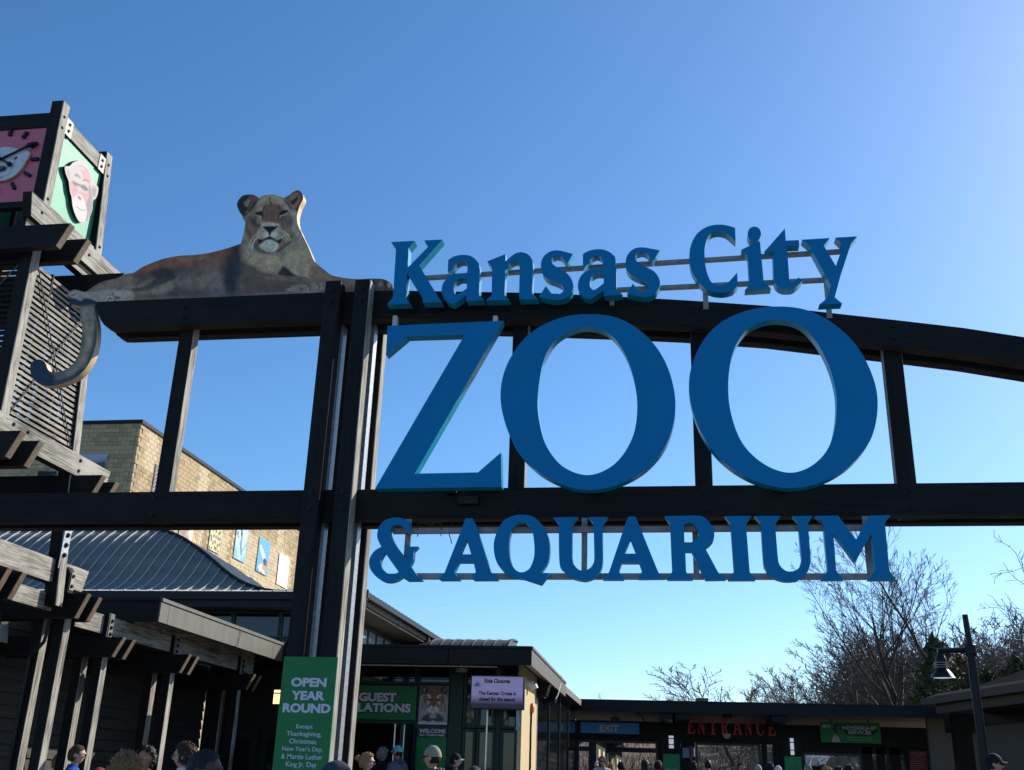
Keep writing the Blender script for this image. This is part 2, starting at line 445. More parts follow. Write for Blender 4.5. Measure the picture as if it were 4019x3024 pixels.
# ------------------------------------------------------------------ letter signs
def letters(groups, Y, t):
    """groups: list of (origin, scale, [loops]) -> letters as solid objects"""
    out = []
    for (ox, oy), sc, loops in groups:
        L = [[(ox+sc*x, oy+sc*y) for x, y in curve(s, 8)] for s in loops]
        L = [[(float(atY(x, y, Y)[0]), float(atY(x, y, Y)[2])) for x, y in lp] for lp in L]
        out.append(L)
    return out
def build_letter(L, Y, t, parent, holes=True, separate=()):
    mb = MB()
    # loops: outlines first, then holes; separate = indices of loops that are their own outlines (dots)
    main = [L[i] for i in range(len(L)) if i not in separate]
    cut_shape(main, lambda x, z: (x, Y, z), (0, t, 0), 0, 1, mb)
    for i in separate: cut_shape([L[i]], lambda x, z: (x, Y, z), (0, t, 0), 0, 1, mb)
    o = mb.build('letter', [BLUE, TEAL], parent)
    bm = bmesh.new(); bm.from_mesh(o.data); bmesh.ops.remove_doubles(bm, verts=bm.verts, dist=1e-5); bmesh.ops.recalc_face_normals(bm, faces=bm.faces); bm.to_mesh(o.data); bm.free()
    return o
SA = .27125
ZA, ZB, ZC = (1500, 880), (2080, 880), (2680, 860)
ZD, ZE, ZF = (1450, 1200), (1900, 1180), (2650, 1150)
ZG, ZH, ZI, ZJ = (1400, 2000), (1900, 2000), (2350, 2000), (2920, 2000)
KC = [
 (ZA, SA, ["128,260 470,243 383,345 368,632 668,326 607,237 870,225 535,600 590,690 760,970 862,1133 590,1137 583,1065 520,960 410,800 360,710 338,1075 405,1150 70,1160 153,1065 165,900 200,350"]),
 (ZA, SA, ["955,520 ~1050,465 ~1180,445 ~1290,468 ~1375,540 ~1408,640 1400,1028 1475,1100 1218,1110 1213,1030 1050,1145 ~1000,1155 ~925,1110 ~868,1020 ~862,920 ~905,820 ~1000,750 ~1100,722 1222,715 ~1235,640 ~1215,560 ~1160,530 ~1090,555 ~1030,630 968,705 948,685",
           "1222,797 ~1130,790 ~1060,840 ~1030,920 ~1040,990 ~1075,1018 ~1110,1012 1225,930"]),
 (ZA, SA, ["1782,435 1785,540 ~1850,480 ~1930,425 ~2020,408 ~2110,440 ~2165,510 ~2180,600 2168,1000 2255,1085 1985,1092 1980,1030 1990,620 ~1965,550 ~1920,530 ~1850,570 1785,665 1768,1025 1840,1100 1500,1105 1583,1030 1590,630 1520,540"]),
 (ZB, SA, ["622,433 540,580 ~490,520 ~440,465 ~380,452 ~330,475 ~310,530 ~340,590 ~430,645 ~520,700 ~590,780 ~625,880 ~600,990 ~540,1060 ~460,1090 ~370,1098 ~260,1085 130,1050 230,898 310,1005 ~370,1018 ~430,1012 ~480,970 ~485,925 ~450,880 ~370,840 ~260,800 ~190,735 ~160,640 ~165,540 ~215,450 ~300,395 ~390,380 ~480,395"]),
 (ZB, SA, ["765,435 ~860,385 ~990,363 ~1110,385 ~1200,445 ~1240,530 1252,940 1340,1025 1075,1040 1060,960 890,1078 ~840,1080 ~760,1040 ~700,950 ~695,860 ~730,760 ~800,690 ~900,650 1055,635 ~1058,560 ~1035,490 ~985,455 ~930,460 ~870,520 775,665 765,600",
           "1065,712 ~970,712 ~900,750 ~868,820 ~870,900 ~900,945 ~950,945 1068,855"]),
 (ZB, SA, ["1880,380 1785,535 ~1740,490 ~1690,430 ~1630,400 ~1560,415 ~1525,460 ~1540,530 ~1610,590 ~1720,640 ~1810,700 ~1870,790 ~1880,880 ~1840,970 ~1770,1030 ~1690,1055 ~1600,1050 1405,1015 1488,860 1560,955 ~1600,978 ~1660,975 ~1705,945 ~1720,880 ~1680,830 ~1580,790 ~1460,730 ~1400,660 ~1383,570 ~1400,470 ~1460,390 ~1540,345 ~1630,338 ~1720,350"]),
 (ZC, .3255, ["630,105 637,272 ~560,200 ~500,162 ~420,150 ~350,168 ~300,220 ~270,320 ~262,430 ~270,540 ~290,640 ~330,740 ~380,790 ~450,803 ~530,775 ~590,720 655,645 663,805 ~600,862 ~500,888 ~400,885 ~290,850 ~200,770 ~110,630 ~78,470 ~100,310 ~170,180 ~280,100 ~390,72 ~500,72"]),
 (ZC, .3255, ["800,325 930,270 975,750 1062,838 750,858 805,790 783,440 705,372", "~862,92 ~920,117 ~943,180 ~920,243 ~862,268 ~804,243 ~782,180 ~804,117"]),
 (ZC, .3255, ["1230,115 1242,262 1398,255 1405,318 1255,325 1262,415 1278,640 ~1285,740 ~1302,770 ~1340,755 1398,705 1443,745 ~1390,800 ~1320,843 ~1240,850 ~1165,830 ~1115,780 1095,690 1090,470 1085,385 985,392"]),
 (ZC, .3255, ["1437,250 1772,230 1700,322 1845,568 1905,395 1928,312 1840,225 2103,210 2028,300 1900,690 1832,945 1920,1020 1645,1032 1740,955 1785,800 1525,322"]),
]
sk = thing('sign_lettering', 'blue raised letters reading Kansas City on grey rails above the gateway arch', 'sign', (-2.0, 9.75, 6.6), group=None)
for i, L in enumerate(letters(KC, 9.70, .125)):
    build_letter(L, 9.70, .125, sk, separate=(1,) if i == 7 else ())
def rail_between(pa, pb, Y, h0, h1, parent, d=.05, name='rail'):
    """flat rail between picture points (top edges), h = lower edges"""
    a = atY(*pa, Y); b = atY(*pb, Y); a2 = atY(*h0, Y); b2 = atY(*h1, Y)
    p = [(a2[0], Y, a2[2]), (b2[0], Y, b2[2]), (b2[0], Y+d, b2[2]), (a2[0], Y+d, a2[2]), (a[0], Y, a[2]), (b[0], Y, b[2]), (b[0], Y+d, b[2]), (a[0], Y+d, a[2])]
    return MB().hexa(p).build(name, RAIL, parent)
rail_between((1640, 1084), (3310, 977), 9.83, (1640, 1096), (3310, 990), sk, .055)
rail_between((2400, 1130), (3240, 1089), 9.83, (2400, 1143), (3240, 1102), sk, .055)
for px, y0, y1 in ((2756, 1100, 1215), (3228, 1050, 1250)):
    a = atY(px, y0, 9.89); MB().box(a[0], a[0]+.055, 9.89, 9.898, atY(px, y1, 9.89)[2], a[2]).build('support', RAIL, sk)
for px in (1562, 1850, 2392):
    a = atY(px, 1090, 9.88); z = float(np.interp(a[0], [-3, -1.4, -.45, .13], [6.62, 6.52, 6.43, 6.37]))
    MB().box(a[0], a[0]+.05, 9.86, 9.898, z-.12, a[2]+.02).build('support', RAIL, sk)
ZOO = [
 (ZD, .4808, ["148,165 1090,125 370,1372 885,1362 1073,1200 1078,1480 45,1495 778,238 310,252 133,402"]),
 (ZE, .4808, ["~865,112 ~1120,155 ~1350,315 ~1500,550 ~1562,850 ~1500,1150 ~1330,1370 ~1100,1500 ~850,1548 ~600,1490 ~380,1350 ~220,1130 ~135,820 ~180,540 ~350,290 ~600,150",
              "~845,218 ~1010,265 ~1130,400 ~1215,610 ~1250,870 ~1210,1120 ~1070,1330 ~860,1425 ~650,1360 ~510,1190 ~450,980 ~438,790 ~480,510 ~570,340 ~700,250"]),
 (ZF, .5108, ["~810,105 ~1060,150 ~1300,305 ~1470,530 ~1555,810 ~1510,1110 ~1340,1330 ~1110,1460 ~850,1500 ~570,1430 ~330,1260 ~170,1010 ~105,720 ~160,470 ~310,260 ~540,140",
              "~790,208 ~960,250 ~1100,400 ~1205,630 ~1242,870 ~1200,1140 ~1075,1310 ~890,1382 ~690,1320 ~520,1160 ~430,930 ~408,700 ~440,470 ~530,305 ~650,230"]),
]
sz = thing('sign_lettering', 'huge blue capital letters reading ZOO standing on the lower beam', 'sign', (-0.5, 9.75, 4.4))
for L in letters(ZOO, 9.69, .125): build_letter(L, 9.69, .125, sz)
for px in (1540, 1934):
    a = atY(px, 1240, 9.80); MB().box(a[0], a[0]+.045, 9.82, 9.898, 6.0, a[2]+.01).build('bracket', mat('white_bracket', (.6, .58, .55), .6), sz)
for xx in (-2.2, -.75, 1.0): MB().box(xx-.05, xx+.05, 9.815, 9.898, 4.30, 4.39).build('support', BOLT, sz)
AQ = [
 (ZG, SA, ["~570,118 ~690,140 765,185 768,358 ~700,285 ~640,232 ~570,215 ~510,245 ~478,320 ~500,400 ~545,490 ~620,600 730,722 ~738,650 705,592 682,540 885,537 822,605 ~812,720 775,815 870,950 950,1028 730,1030 650,978 ~590,1022 ~500,1050 ~400,1045 ~300,990 ~210,890 ~178,790 ~195,690 ~260,600 355,540 ~310,450 ~295,360 ~330,240 ~430,148",
           "405,622 605,905 ~570,925 ~500,930 ~440,922 ~380,870 ~345,790 ~350,710"]),
 (ZG, SA, ["1575,130 1675,130 1730,250 1940,900 2050,1020 1690,1022 1665,1000 1722,900 1690,765 1475,765 1410,905 1495,1020 1205,1022 1180,1003 1270,915 1500,330 1560,170", "1590,435 1655,650 1495,650"]),
 (ZH, SA, ["~570,78 ~720,115 ~850,240 ~925,390 ~950,560 ~930,730 ~870,850 805,915 948,922 825,1088 570,1005 ~430,985 ~290,910 ~180,760 ~138,560 ~165,380 ~260,190 ~400,100",
           "~560,185 ~650,240 ~705,350 ~728,560 ~715,720 ~650,860 ~545,910 ~450,870 ~380,740 ~360,560 ~375,370 ~440,230"]),
 (ZH, SA, ["1000,115 1355,110 1275,210 1272,680 ~1290,780 ~1360,865 ~1440,885 ~1530,850 ~1585,770 1595,680 1583,205 1500,112 1790,110 1712,210 1718,720 ~1700,850 ~1620,970 ~1500,1028 ~1400,1028 ~1270,990 ~1150,890 ~1090,770 1080,210"]),
 (ZI, SA, ["430,105 530,105 565,180 860,905 950,1000 570,1005 575,975 625,900 580,775 330,775 292,900 365,1015 60,1015 150,905 395,180", "455,435 535,640 368,640"]),
 (ZI, SA, ["950,98 ~1430,92 ~1540,130 ~1630,230 ~1672,350 ~1655,450 ~1600,520 1540,560 1725,905 1840,1015 1545,1020 1340,610 1252,610 1265,905 1360,1015 990,1015 1060,905 1030,210", "1232,210 ~1330,195 ~1410,250 ~1445,350 ~1415,430 ~1350,472 1240,475"]),
 (ZI, SA, ["1820,98 2205,95 2130,200 2185,905 2266,1020 1870,1022 1955,905 1905,205"]),
 (ZJ, SA, ["150,98 530,95 450,195 485,640 ~510,790 ~600,885 ~700,895 ~790,850 ~832,740 825,650 785,190 700,98 995,95 925,185 965,700 ~960,790 ~910,920 ~800,1010 ~680,1040 ~540,1030 ~400,970 ~310,860 ~280,740 245,200"]),
 (ZJ, SA, ["1030,95 1360,90 1625,435 1815,88 2125,85 2040,180 2105,890 2195,1020 1790,1022 1895,890 1840,355 1612,765 1295,355 1335,880 1435,1018 1110,1020 1210,890 1145,190"]),
]
sq = thing('sign_lettering', 'blue raised letters reading and Aquarium hanging on grey rails under the lower beam', 'sign', (-0.5, 9.75, 4.0))
for L in letters(AQ, 9.72, .085): build_letter(L, 9.72, .085, sq)
rail_between((1540, 2073), (3410, 2060), 9.81, (1540, 2093), (3410, 2080), sq, .06)
rail_between((1630, 2250), (3420, 2251), 9.81, (1630, 2272), (3420, 2273), sq, .06)
for px in (1593, 2283, 2716, 3386):
    a = atY(px, 2060, 9.875); MB().box(a[0], a[0]+.055, 9.873, 9.895, atY(px, 2272, 9.875)[2], 4.055).build('support', RAIL, sq)
# dead twigs caught on the upper rail beside the ampersand
tw = MB(); rnd = random.Random(3)
for sx, sy, ex, ey in ((1640, 2060, 1660, 2052), (1660, 2052, 1690, 2060), (1690, 2060, 1705, 2050), (1705, 2050, 1730, 2053), (1700, 2055, 1706, 2070), (1732, 2055, 1732, 2080), (1762, 2098, 1770, 2120), (1770, 2120, 1772, 2135), (1730, 2098, 1731, 2106), (1640, 2098, 1638, 2108), (1768, 2070, 1778, 2058), (1640, 2060, 1640, 2080)):
    tw.tube(atY(sx, sy, 9.80), atY(ex, ey, 9.80), .006, .004, 5)
tag(tw.build('dead_vine', mat('dry_vine', (.05, .035, .025), .9)), 'thin dead vine tangled on the grey rail right of the ampersand', 'vine')

# ------------------------------------------------------------------ lion panel
def Z2(x, y): return (.601*x, 1000+.601*y)
def Z4(x, y): return (800+.4507*x, 650+.4507*y)
def ZL(x, y): return (900+.1803*x, 720+.1803*y)
def mp(f, spec): # map a spec string through a zoom transform
    o = []
    for tk in spec.split():
        s = '~' if tk[0] == '~' else ''; x, y = tk.lstrip('~').split(','); X, Y = f(float(x), float(y)); o.append('%s%.2f,%.2f' % (s, X, Y))
    return ' '.join(o)
lion_out = ' '.join([
 mp(Z2, "~440,265 ~455,240 ~490,228 ~525,237 ~560,243 ~600,215 ~650,185 ~700,168 ~760,155 ~820,128"),
 "~524,1071 ~565,1046 ~633,1019 ~701,1005 ~769,1001 ~836,990 ~895,974",
 mp(ZL, "255,1315 ~310,1100 ~345,850 ~290,760 ~285,710 ~230,640 ~185,540 ~165,460 ~200,360 ~300,265 ~430,245 ~520,250 ~600,290 645,330 ~720,280 ~870,247 ~1000,258 ~1110,295 1190,318 ~1300,260 ~1400,180 ~1490,152 ~1560,190 ~1605,270 ~1608,330 ~1580,400 ~1530,500 1490,635 ~1475,700 ~1475,800 ~1500,930 ~1560,1050"),
 mp(Z4, "~860,610 ~900,690 ~930,760 ~960,830 ~1000,870 ~1050,910 ~1110,955 ~1180,972 ~1260,985 ~1340,990 ~1400,988 ~1470,985 ~1550,988 ~1600,1005 ~1635,1035 ~1650,1070 1646,1125 1000,1130 500,1141 240,1146"),
 mp(Z2, "1000,300 800,318 700,328 612,330 ~615,370 ~628,430 ~633,490 ~630,560 ~615,630 ~590,695 ~550,755 ~500,800 ~440,830 ~380,850 ~320,858 ~270,850 ~230,825 ~205,790 ~196,750 ~200,715 ~220,692 ~250,685 ~280,692 ~300,715 ~310,745 ~330,765 ~370,768 ~420,755 ~470,720 ~505,670 ~525,610 ~535,540 ~535,470 ~525,400 515,337 ~475,325 ~450,303"),
])
LY = 9.905
loop = curve(lion_out, 4)
def to_lion(x, y): return tuple(atY(x, y, LY))
lion = thing('lion_cutout', 'big flat lioness cutout lying along the gateway beam with its tail hanging down', 'animal cutout', (-4.8, LY, 6.6))
mbL, nL, qL = cut_shape([loop], to_lion, (0, .095, 0), 0, 1, None, 3.0)
oL = mbL.build('lion_panel', [print_mat('lion_print', .5), PEACH], lion)
P = Paint(qL, (78, 68, 63))
P.poly(mp(Z4, "0,760 330,680 330,1130 -600,1130 -600,760"), (58, 52, 55), 14)
P.poly([(500, 1075), (580, 1030), (700, 998), (840, 980), (950, 950), (950, 1010), (880, 1030), (760, 1040), (620, 1060), (520, 1110)], (92, 62, 50), 14)
for x, y, rx, ry, c, a in ((700, 1110, 90, 40, (84, 76, 74), .8), (830, 1100, 70, 45, (96, 90, 86), .7), (640, 1075, 60, 25, (30, 28, 36), .8), (600, 1120, 50, 30, (92, 84, 78), .6),
    (870, 1150, 50, 22, (70, 72, 80), .8), (780, 1060, 60, 25, (76, 66, 62), .7), (850, 1045, 60, 30, (88, 74, 66), .6), (905, 1090, 26, 70, (24, 28, 36), .8), (925, 1000, 18, 45, (30, 34, 42), .7), (895, 985, 25, 18, (112, 62, 44), .7),
    (560, 1085, 40, 18, (60, 50, 48), .8), (740, 1010, 80, 14, (104, 76, 62), .7), (690, 1145, 60, 18, (48, 48, 56), .8)):
    P.blob(x, y, rx, ry, c, a)
# hind legs and feet
P.poly(mp(Z2, "~560,245 ~680,190 ~820,135 ~900,170 ~840,215 ~700,235 ~600,255"), (92, 82, 72), 4)
P.poly(mp(Z2, "~600,300 ~700,240 ~850,210 ~960,180 ~1090,150 ~1130,200 ~1090,250 ~900,270 ~760,290"), (96, 92, 84), 8, .9)
P.poly(mp(Z2, "~830,235 ~950,200 ~1080,120 ~1150,150 ~1090,180 ~960,235"), (28, 26, 34), 6, .8)
P.poly(mp(Z2, "~440,265 ~490,232 ~560,245 ~640,240 ~760,225 ~780,290 ~650,318 ~520,300"), (112, 110, 108), 4, .9)
P.poly(mp(Z2, "~445,285 ~500,290 ~525,305 ~560,285 ~620,300 ~620,328 ~500,338 ~455,315"), (18, 30, 46), 3)
P.line(mp(Z2, "475,268 490,258").replace('~', ''), (40, 42, 50), 5)
P.poly(mp(Z2, "~690,300 ~740,240 ~860,238 ~870,290 ~780,310"), (120, 114, 112), 4, .8)
for a in ("700,310 715,280 730,290", "735,250 745,275 775,290", "750,300 765,275 780,282", "710,265 730,262"):
    P.line(mp(Z2, a), (34, 34, 44), 4.5, 1.5, .9)
# tail
P.poly(mp(Z2, "525,337 610,330 ~628,430 ~633,490 ~630,560 ~590,695 ~500,800 ~380,850 ~300,850 ~260,760 ~330,765 ~420,755 ~505,670 ~535,540 ~535,450"), (72, 74, 74), 6)
P.poly(mp(Z2, "530,345 600,345 ~615,450 ~610,560 ~560,560 ~545,450"), (104, 102, 96), 8, .7)
P.poly(mp(Z2, "~560,560 ~600,570 ~560,700 ~470,780 ~400,790 ~480,730 ~535,650"), (104, 104, 100), 7, .6)
P.poly(mp(Z2, "~620,420 ~640,500 ~635,580 ~600,690 ~560,750 ~600,600 ~612,500"), (40, 46, 54), 4, .8)
P.poly(mp(Z2, "~190,680 ~320,690 ~330,765 ~360,800 ~330,865 ~230,860 ~190,780"), (12, 32, 54), 8)
P.poly(mp(Z2, "~330,830 ~450,800 ~540,740 ~560,760 ~450,850 ~330,868"), (16, 34, 56), 5, .8)
# neck, chest, shoulders
P.poly(mp(ZL, "255,1315 ~345,850 ~360,1000 ~380,1150 ~700,1450 ~1100,1450 ~1400,1150 ~1475,700 ~1560,1050 1900,1700 1900,2400 300,2400"), (104, 98, 90), 8)
P.poly(mp(Z4, "~330,700 ~420,740 ~600,790 ~690,830 ~680,900 ~640,950 ~520,930 ~400,880 ~330,830"), (120, 110, 98), 10, .8)
P.poly(mp(Z4, "~690,800 ~860,690 ~930,780 ~990,880 ~900,960 ~780,960 ~690,880"), (120, 112, 98), 12, .85)
P.blob(*Z4(600, 830), 30, 20, (134, 122, 106), .7); P.blob(*Z4(830, 780), 40, 35, (128, 120, 104), .6)
P.poly(mp(Z4, "~330,850 ~420,870 ~520,930 ~640,955 ~660,960 ~480,990 ~330,1000"), (60, 50, 48), 8, .8)
P.poly(mp(Z4, "~650,955 ~670,900 ~700,880 ~790,950 ~860,975 ~990,1010 ~800,975"), (22, 22, 30), 4, .95)
P.poly(mp(Z4, "~200,700 ~330,680 ~330,960 ~250,1110 ~170,1000"), (28, 30, 38), 20, .75)
# front legs and paws
P.poly(mp(Z4, "~330,960 ~480,965 ~640,962 ~800,978 ~920,1010 ~1010,1010 ~1045,1030 ~1030,1100 ~700,1108 ~330,1118 ~280,1040"), (66, 58, 56), 6)
P.poly(mp(Z4, "~480,960 ~640,968 ~780,985 ~900,1015 ~760,1010 ~560,990"), (92, 80, 72), 6, .7)
P.poly(mp(Z4, "~720,1070 ~800,1040 ~900,1035 ~990,1010 ~1040,1030 ~1030,1090 ~920,1105 ~740,1095"), (104, 98, 92), 5, .85)
for a in ("900,1040 930,1050 925,1085", "985,1030 1010,1050 1000,1085", "840,1060 850,1090", "725,1068 760,1060"):
    P.line(mp(Z4, a), (28, 26, 30), 4, 1.5, .85)
P.poly(mp(Z4, "~930,880 ~1000,880 ~1110,960 ~1300,990 ~1500,990 ~1500,1100 ~1050,1100 ~1040,1020 ~920,990"), (100, 84, 74), 7, .9)
P.poly(mp(Z4, "~1180,985 ~1350,1000 ~1420,1040 ~1400,1100 ~1160,1100 ~1120,1040"), (86, 72, 66), 8, .8)
P.poly(mp(Z4, "~1380,990 ~1550,990 ~1640,1030 ~1650,1100 ~1400,1100"), (60, 54, 54), 8, .85)
for a in ("1480,1000 1490,1050 1470,1090", "1570,1010 1590,1050 1580,1090", "1400,1000 1395,1040"):
    P.line(mp(Z4, a), (24, 24, 28), 7, 3, .8)
P.blob(*Z4(1615, 1040), 8, 12, (150, 128, 112), .8); P.blob(*Z4(1540, 1030), 10, 12, (100, 90, 80), .8)
# head
P.poly(mp(ZL, "~345,850 ~280,720 ~400,560 ~560,400 ~645,330 ~870,247 ~1110,295 ~1250,330 ~1400,480 ~1490,635 ~1475,760 ~1440,900 ~1350,1100 ~1150,1350 ~860,1500 ~560,1380 ~400,1150 ~350,1000"), (92, 78, 70), 5)
P.poly(mp(ZL, "~640,360 ~870,250 ~1100,300 ~1250,420 ~1150,480 ~1020,440 ~900,470 ~780,440 ~640,480 ~560,480"), (126, 116, 100), 7, .85)
P.blob(*ZL(1010, 320), 14, 8, (140, 128, 104), .6)
P.poly(mp(ZL, "~720,620 ~760,520 ~900,450 ~1050,500 ~1100,600 ~1060,760 ~1020,880 ~900,860 ~780,880 ~740,760"), (84, 62, 54), 6, .85)
P.blob(*ZL(900, 690), 22, 22, (74, 58, 52), .6)
P.poly(mp(ZL, "~1380,600 ~1480,640 ~1475,800 ~1540,1000 ~1480,1150 ~1380,1050 ~1360,850"), (118, 118, 108), 6, .9)
P.poly(mp(ZL, "~1180,480 ~1300,500 ~1370,600 ~1390,720 ~1290,600 ~1180,560"), (120, 114, 104), 5, .8)
P.poly(mp(ZL, "~520,640 ~580,560 ~700,520 ~720,590 ~600,610"), (112, 106, 98), 4, .8)
P.poly(mp(ZL, "~420,720 ~560,760 ~700,860 ~720,960 ~560,960 ~450,860"), (38, 36, 42), 8, .75)
P.poly(mp(ZL, "~1100,720 ~1300,720 ~1380,800 ~1350,940 ~1200,880 ~1110,800"), (62, 56, 56), 7, .75)
P.poly(mp(ZL, "~600,740 ~700,740 ~720,860 ~640,900 ~590,820"), (110, 108, 92), 4, .6)
P.poly(mp(ZL, "~370,870 ~470,920 ~560,1010 ~600,1100 ~540,1150 ~400,1100"), (92, 72, 64), 5, .7)
P.poly(mp(ZL, "~360,900 ~420,1000 ~480,1100 ~470,1200 ~390,1150"), (62, 50, 46), 5, .8)
P.poly(mp(ZL, "~700,880 ~860,850 ~1060,880 ~1070,940 ~900,930 ~720,950"), (140, 140, 134), 4, .9)
# ears
P.poly(mp(ZL, "~165,460 ~200,360 ~300,265 ~430,245 ~600,290 ~640,340 ~560,470 ~420,640 ~300,730 ~230,640"), (30, 24, 24), 4)
P.poly(mp(ZL, "~430,260 ~560,275 ~640,340 ~560,420 ~460,400"), (92, 56, 44), 5, .85)
P.poly(mp(ZL, "~320,420 ~430,330 ~460,380 ~400,500 ~350,500"), (98, 92, 84), 3, .8)
P.poly(mp(ZL, "~480,350 ~560,420 ~520,520 ~420,560 ~430,460"), (60, 50, 46), 4, .9)
P.line(mp(ZL, "350,640 420,590 520,470"), (92, 80, 70), 5, 2, .8); P.line(mp(ZL, "440,600 560,440 590,400"), (22, 20, 22), 7, 2, .9)
P.poly(mp(ZL, "1200,320 ~1300,260 ~1400,180 ~1490,152 ~1560,190 ~1605,270 ~1580,400 ~1530,500 1490,635 ~1420,580 ~1320,480 ~1240,400"), (96, 76, 64), 4)
P.poly(mp(ZL, "~1330,400 ~1400,350 ~1480,300 ~1490,360 ~1430,430 ~1400,480 ~1350,450"), (22, 20, 24), 3, .95)
P.poly(mp(ZL, "~1430,170 ~1520,165 ~1590,250 ~1600,330 ~1570,420 ~1500,600 ~1450,560 ~1520,430 ~1540,300 ~1480,210"), (62, 38, 34), 4, .85)
for a in ("1340,320 1440,240 1500,220", "1360,360 1450,290", "1390,470 1400,540"): P.line(mp(ZL, a), (128, 112, 96), 2.6, 1.2, .7)
P.line(mp(ZL, "1210,380 1290,470 1340,560"), (40, 32, 32), 6, 2.2, .9)
# brow, eyes, tear lines
P.line(mp(ZL, "880,310 885,390 905,430"), (38, 30, 28), 5, 1.6, .95); P.line(mp(ZL, "905,430 905,500"), (52, 42, 38), 7, 3, .8)
P.line(mp(ZL, "790,500 745,540 735,600"), (26, 22, 24), 5, 1.8, .9); P.line(mp(ZL, "1070,495 1095,530 1105,570"), (26, 22, 24), 5.5, 1.8, .95)
P.poly(mp(ZL, "545,650 ~620,625 ~720,615 ~735,650 ~720,700 ~640,700 ~580,680"), (10, 12, 18), 1.5)
P.poly(mp(ZL, "1095,640 ~1140,595 ~1210,585 ~1285,600 ~1240,650 ~1170,680 ~1110,690"), (10, 12, 18), 1.5)
P.blob(*ZL(650, 655), 4, 2.5, (30, 30, 34), .5); P.blob(*ZL(1165, 635), 5, 3, (36, 36, 42), .6)
P.line(mp(ZL, "555,685 620,705 690,715 695,760"), (140, 136, 122), 2.6, 1.2, .8); P.line(mp(ZL, "1250,650 1190,690 1120,710 1090,760"), (146, 142, 130), 2.6, 1.2, .8)
P.line(mp(ZL, "725,640 730,720 715,790"), (14, 16, 20), 5, 1.8, .95); P.line(mp(ZL, "1095,650 1075,720 1075,790"), (14, 16, 20), 5, 1.8, .95)
P.line(mp(ZL, "760,640 770,690"), (88, 78, 76), 4, 1.5, .8)
P.line(mp(ZL, "600,920 585,1000 590,1040"), (40, 36, 38), 5, 2, .7); P.line(mp(ZL, "1155,870 1170,940 1185,1000"), (30, 28, 30), 4.5, 2, .8)
# muzzle, nose, mouth, chin
P.poly(mp(ZL, "~720,960 ~830,1040 ~880,1100 ~860,1160 ~760,1210 ~620,1180 ~600,1080 ~660,1000"), (136, 128, 120), 5, .9)
P.poly(mp(ZL, "~1050,960 ~930,1050 ~890,1110 ~920,1170 ~1040,1220 ~1180,1180 ~1220,1080 ~1150,1000"), (132, 128, 118), 5, .9)
P.blob(*ZL(790, 1120), 14, 9, (156, 158, 156), .8); P.blob(*ZL(970, 1120), 14, 9, (156, 158, 156), .8)
for a in ("640,1010 730,1000", "650,1060 760,1050", "1060,1010 1180,1005", "1050,1060 1170,1075", "1080,1110 1180,1110"): P.line(mp(ZL, a), (82, 62, 54), 3.2, 1.5, .75)
P.poly(mp(ZL, "718,935 ~780,935 ~890,940 ~1000,935 1055,925 1062,940 ~990,1010 ~920,1060 900,1130 860,1130 ~850,1070 ~770,1000"), (9, 13, 22), 1.5)
P.poly(mp(ZL, "~620,1215 ~700,1240 ~790,1200 880,1150 ~960,1205 ~1050,1250 ~1140,1200 ~1110,1290 ~1070,1310 ~960,1240 ~880,1225 ~790,1240 ~700,1310 ~650,1335"), (9, 12, 16), 2)
P.poly(mp(ZL, "~790,1250 ~880,1232 ~960,1250 ~1070,1330 ~1050,1420 ~960,1480 ~820,1490 ~720,1440 ~655,1350"), (138, 144, 142), 3.5)
for a in ("780,1330 800,1300", "830,1280 840,1310", "850,1350 845,1390", "890,1330 900,1380", "930,1300 935,1340", "820,1400 810,1450", "880,1420 890,1460", "940,1400 930,1450", "760,1390 750,1420"): P.line(mp(ZL, a), (66, 74, 80), 2.6, 1.2, .8)
P.poly(mp(ZL, "~540,1300 ~620,1320 ~680,1430 ~860,1520 ~740,1540 ~560,1450"), (52, 46, 44), 6, .8)
P.line(mp(ZL, "1050,1490 1130,1430 1240,1350 1310,1290"), (64, 40, 34), 9, 3.5, .8)
for a in ("600,1120 520,1170 460,1270 430,1400", "640,1160 540,1230 490,1330 475,1450", "610,1190 540,1260 500,1420", "1180,1120 1250,1180 1290,1260", "1200,1090 1290,1150 1330,1250", "1150,1180 1230,1240 1250,1300", "1230,1070 1310,1140"):
    P.line(mp(ZL, a), (176, 176, 172), 1.9, 1.0, .75)
P.noise(26, .35, 1.0); P.noise(7, .22, 5.0, 1.6); P.noise(4.0, .22, 9.0, .45)
PK = 2.5
set_print(oL, nL, P.c*np.array([1.30, 1.05, .78]), PK)
for x in (-5.6, -4.6): MB().box(x, x+.05, LY+.096, 10.12, 6.55, 6.75).build('fixing_bracket', STEEL, lion)
# ------------------------------------------------------------------ clock tower
TCX, TCY = -8.81, 11.41
def thx(z): return .71+.052*(10-z)
def thy(z): return .67+.045*(10-z)
tower = thing('clock_tower', 'tapering timber clock tower with a pink clock face and slatted shaft at the left edge', 'clock tower', (TCX, TCY, 0))
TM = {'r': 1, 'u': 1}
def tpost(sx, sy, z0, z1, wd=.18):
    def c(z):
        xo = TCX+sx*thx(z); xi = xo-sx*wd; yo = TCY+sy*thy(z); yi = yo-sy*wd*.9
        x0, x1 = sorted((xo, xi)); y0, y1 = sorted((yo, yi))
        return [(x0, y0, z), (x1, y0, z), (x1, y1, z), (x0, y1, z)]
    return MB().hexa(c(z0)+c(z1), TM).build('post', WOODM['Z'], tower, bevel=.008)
for sx in (-1, 1):
    for sy in (-1, 1): tpost(sx, sy, 3.55, 10.16 if not (sx > 0 and sy > 0) else 10.12)
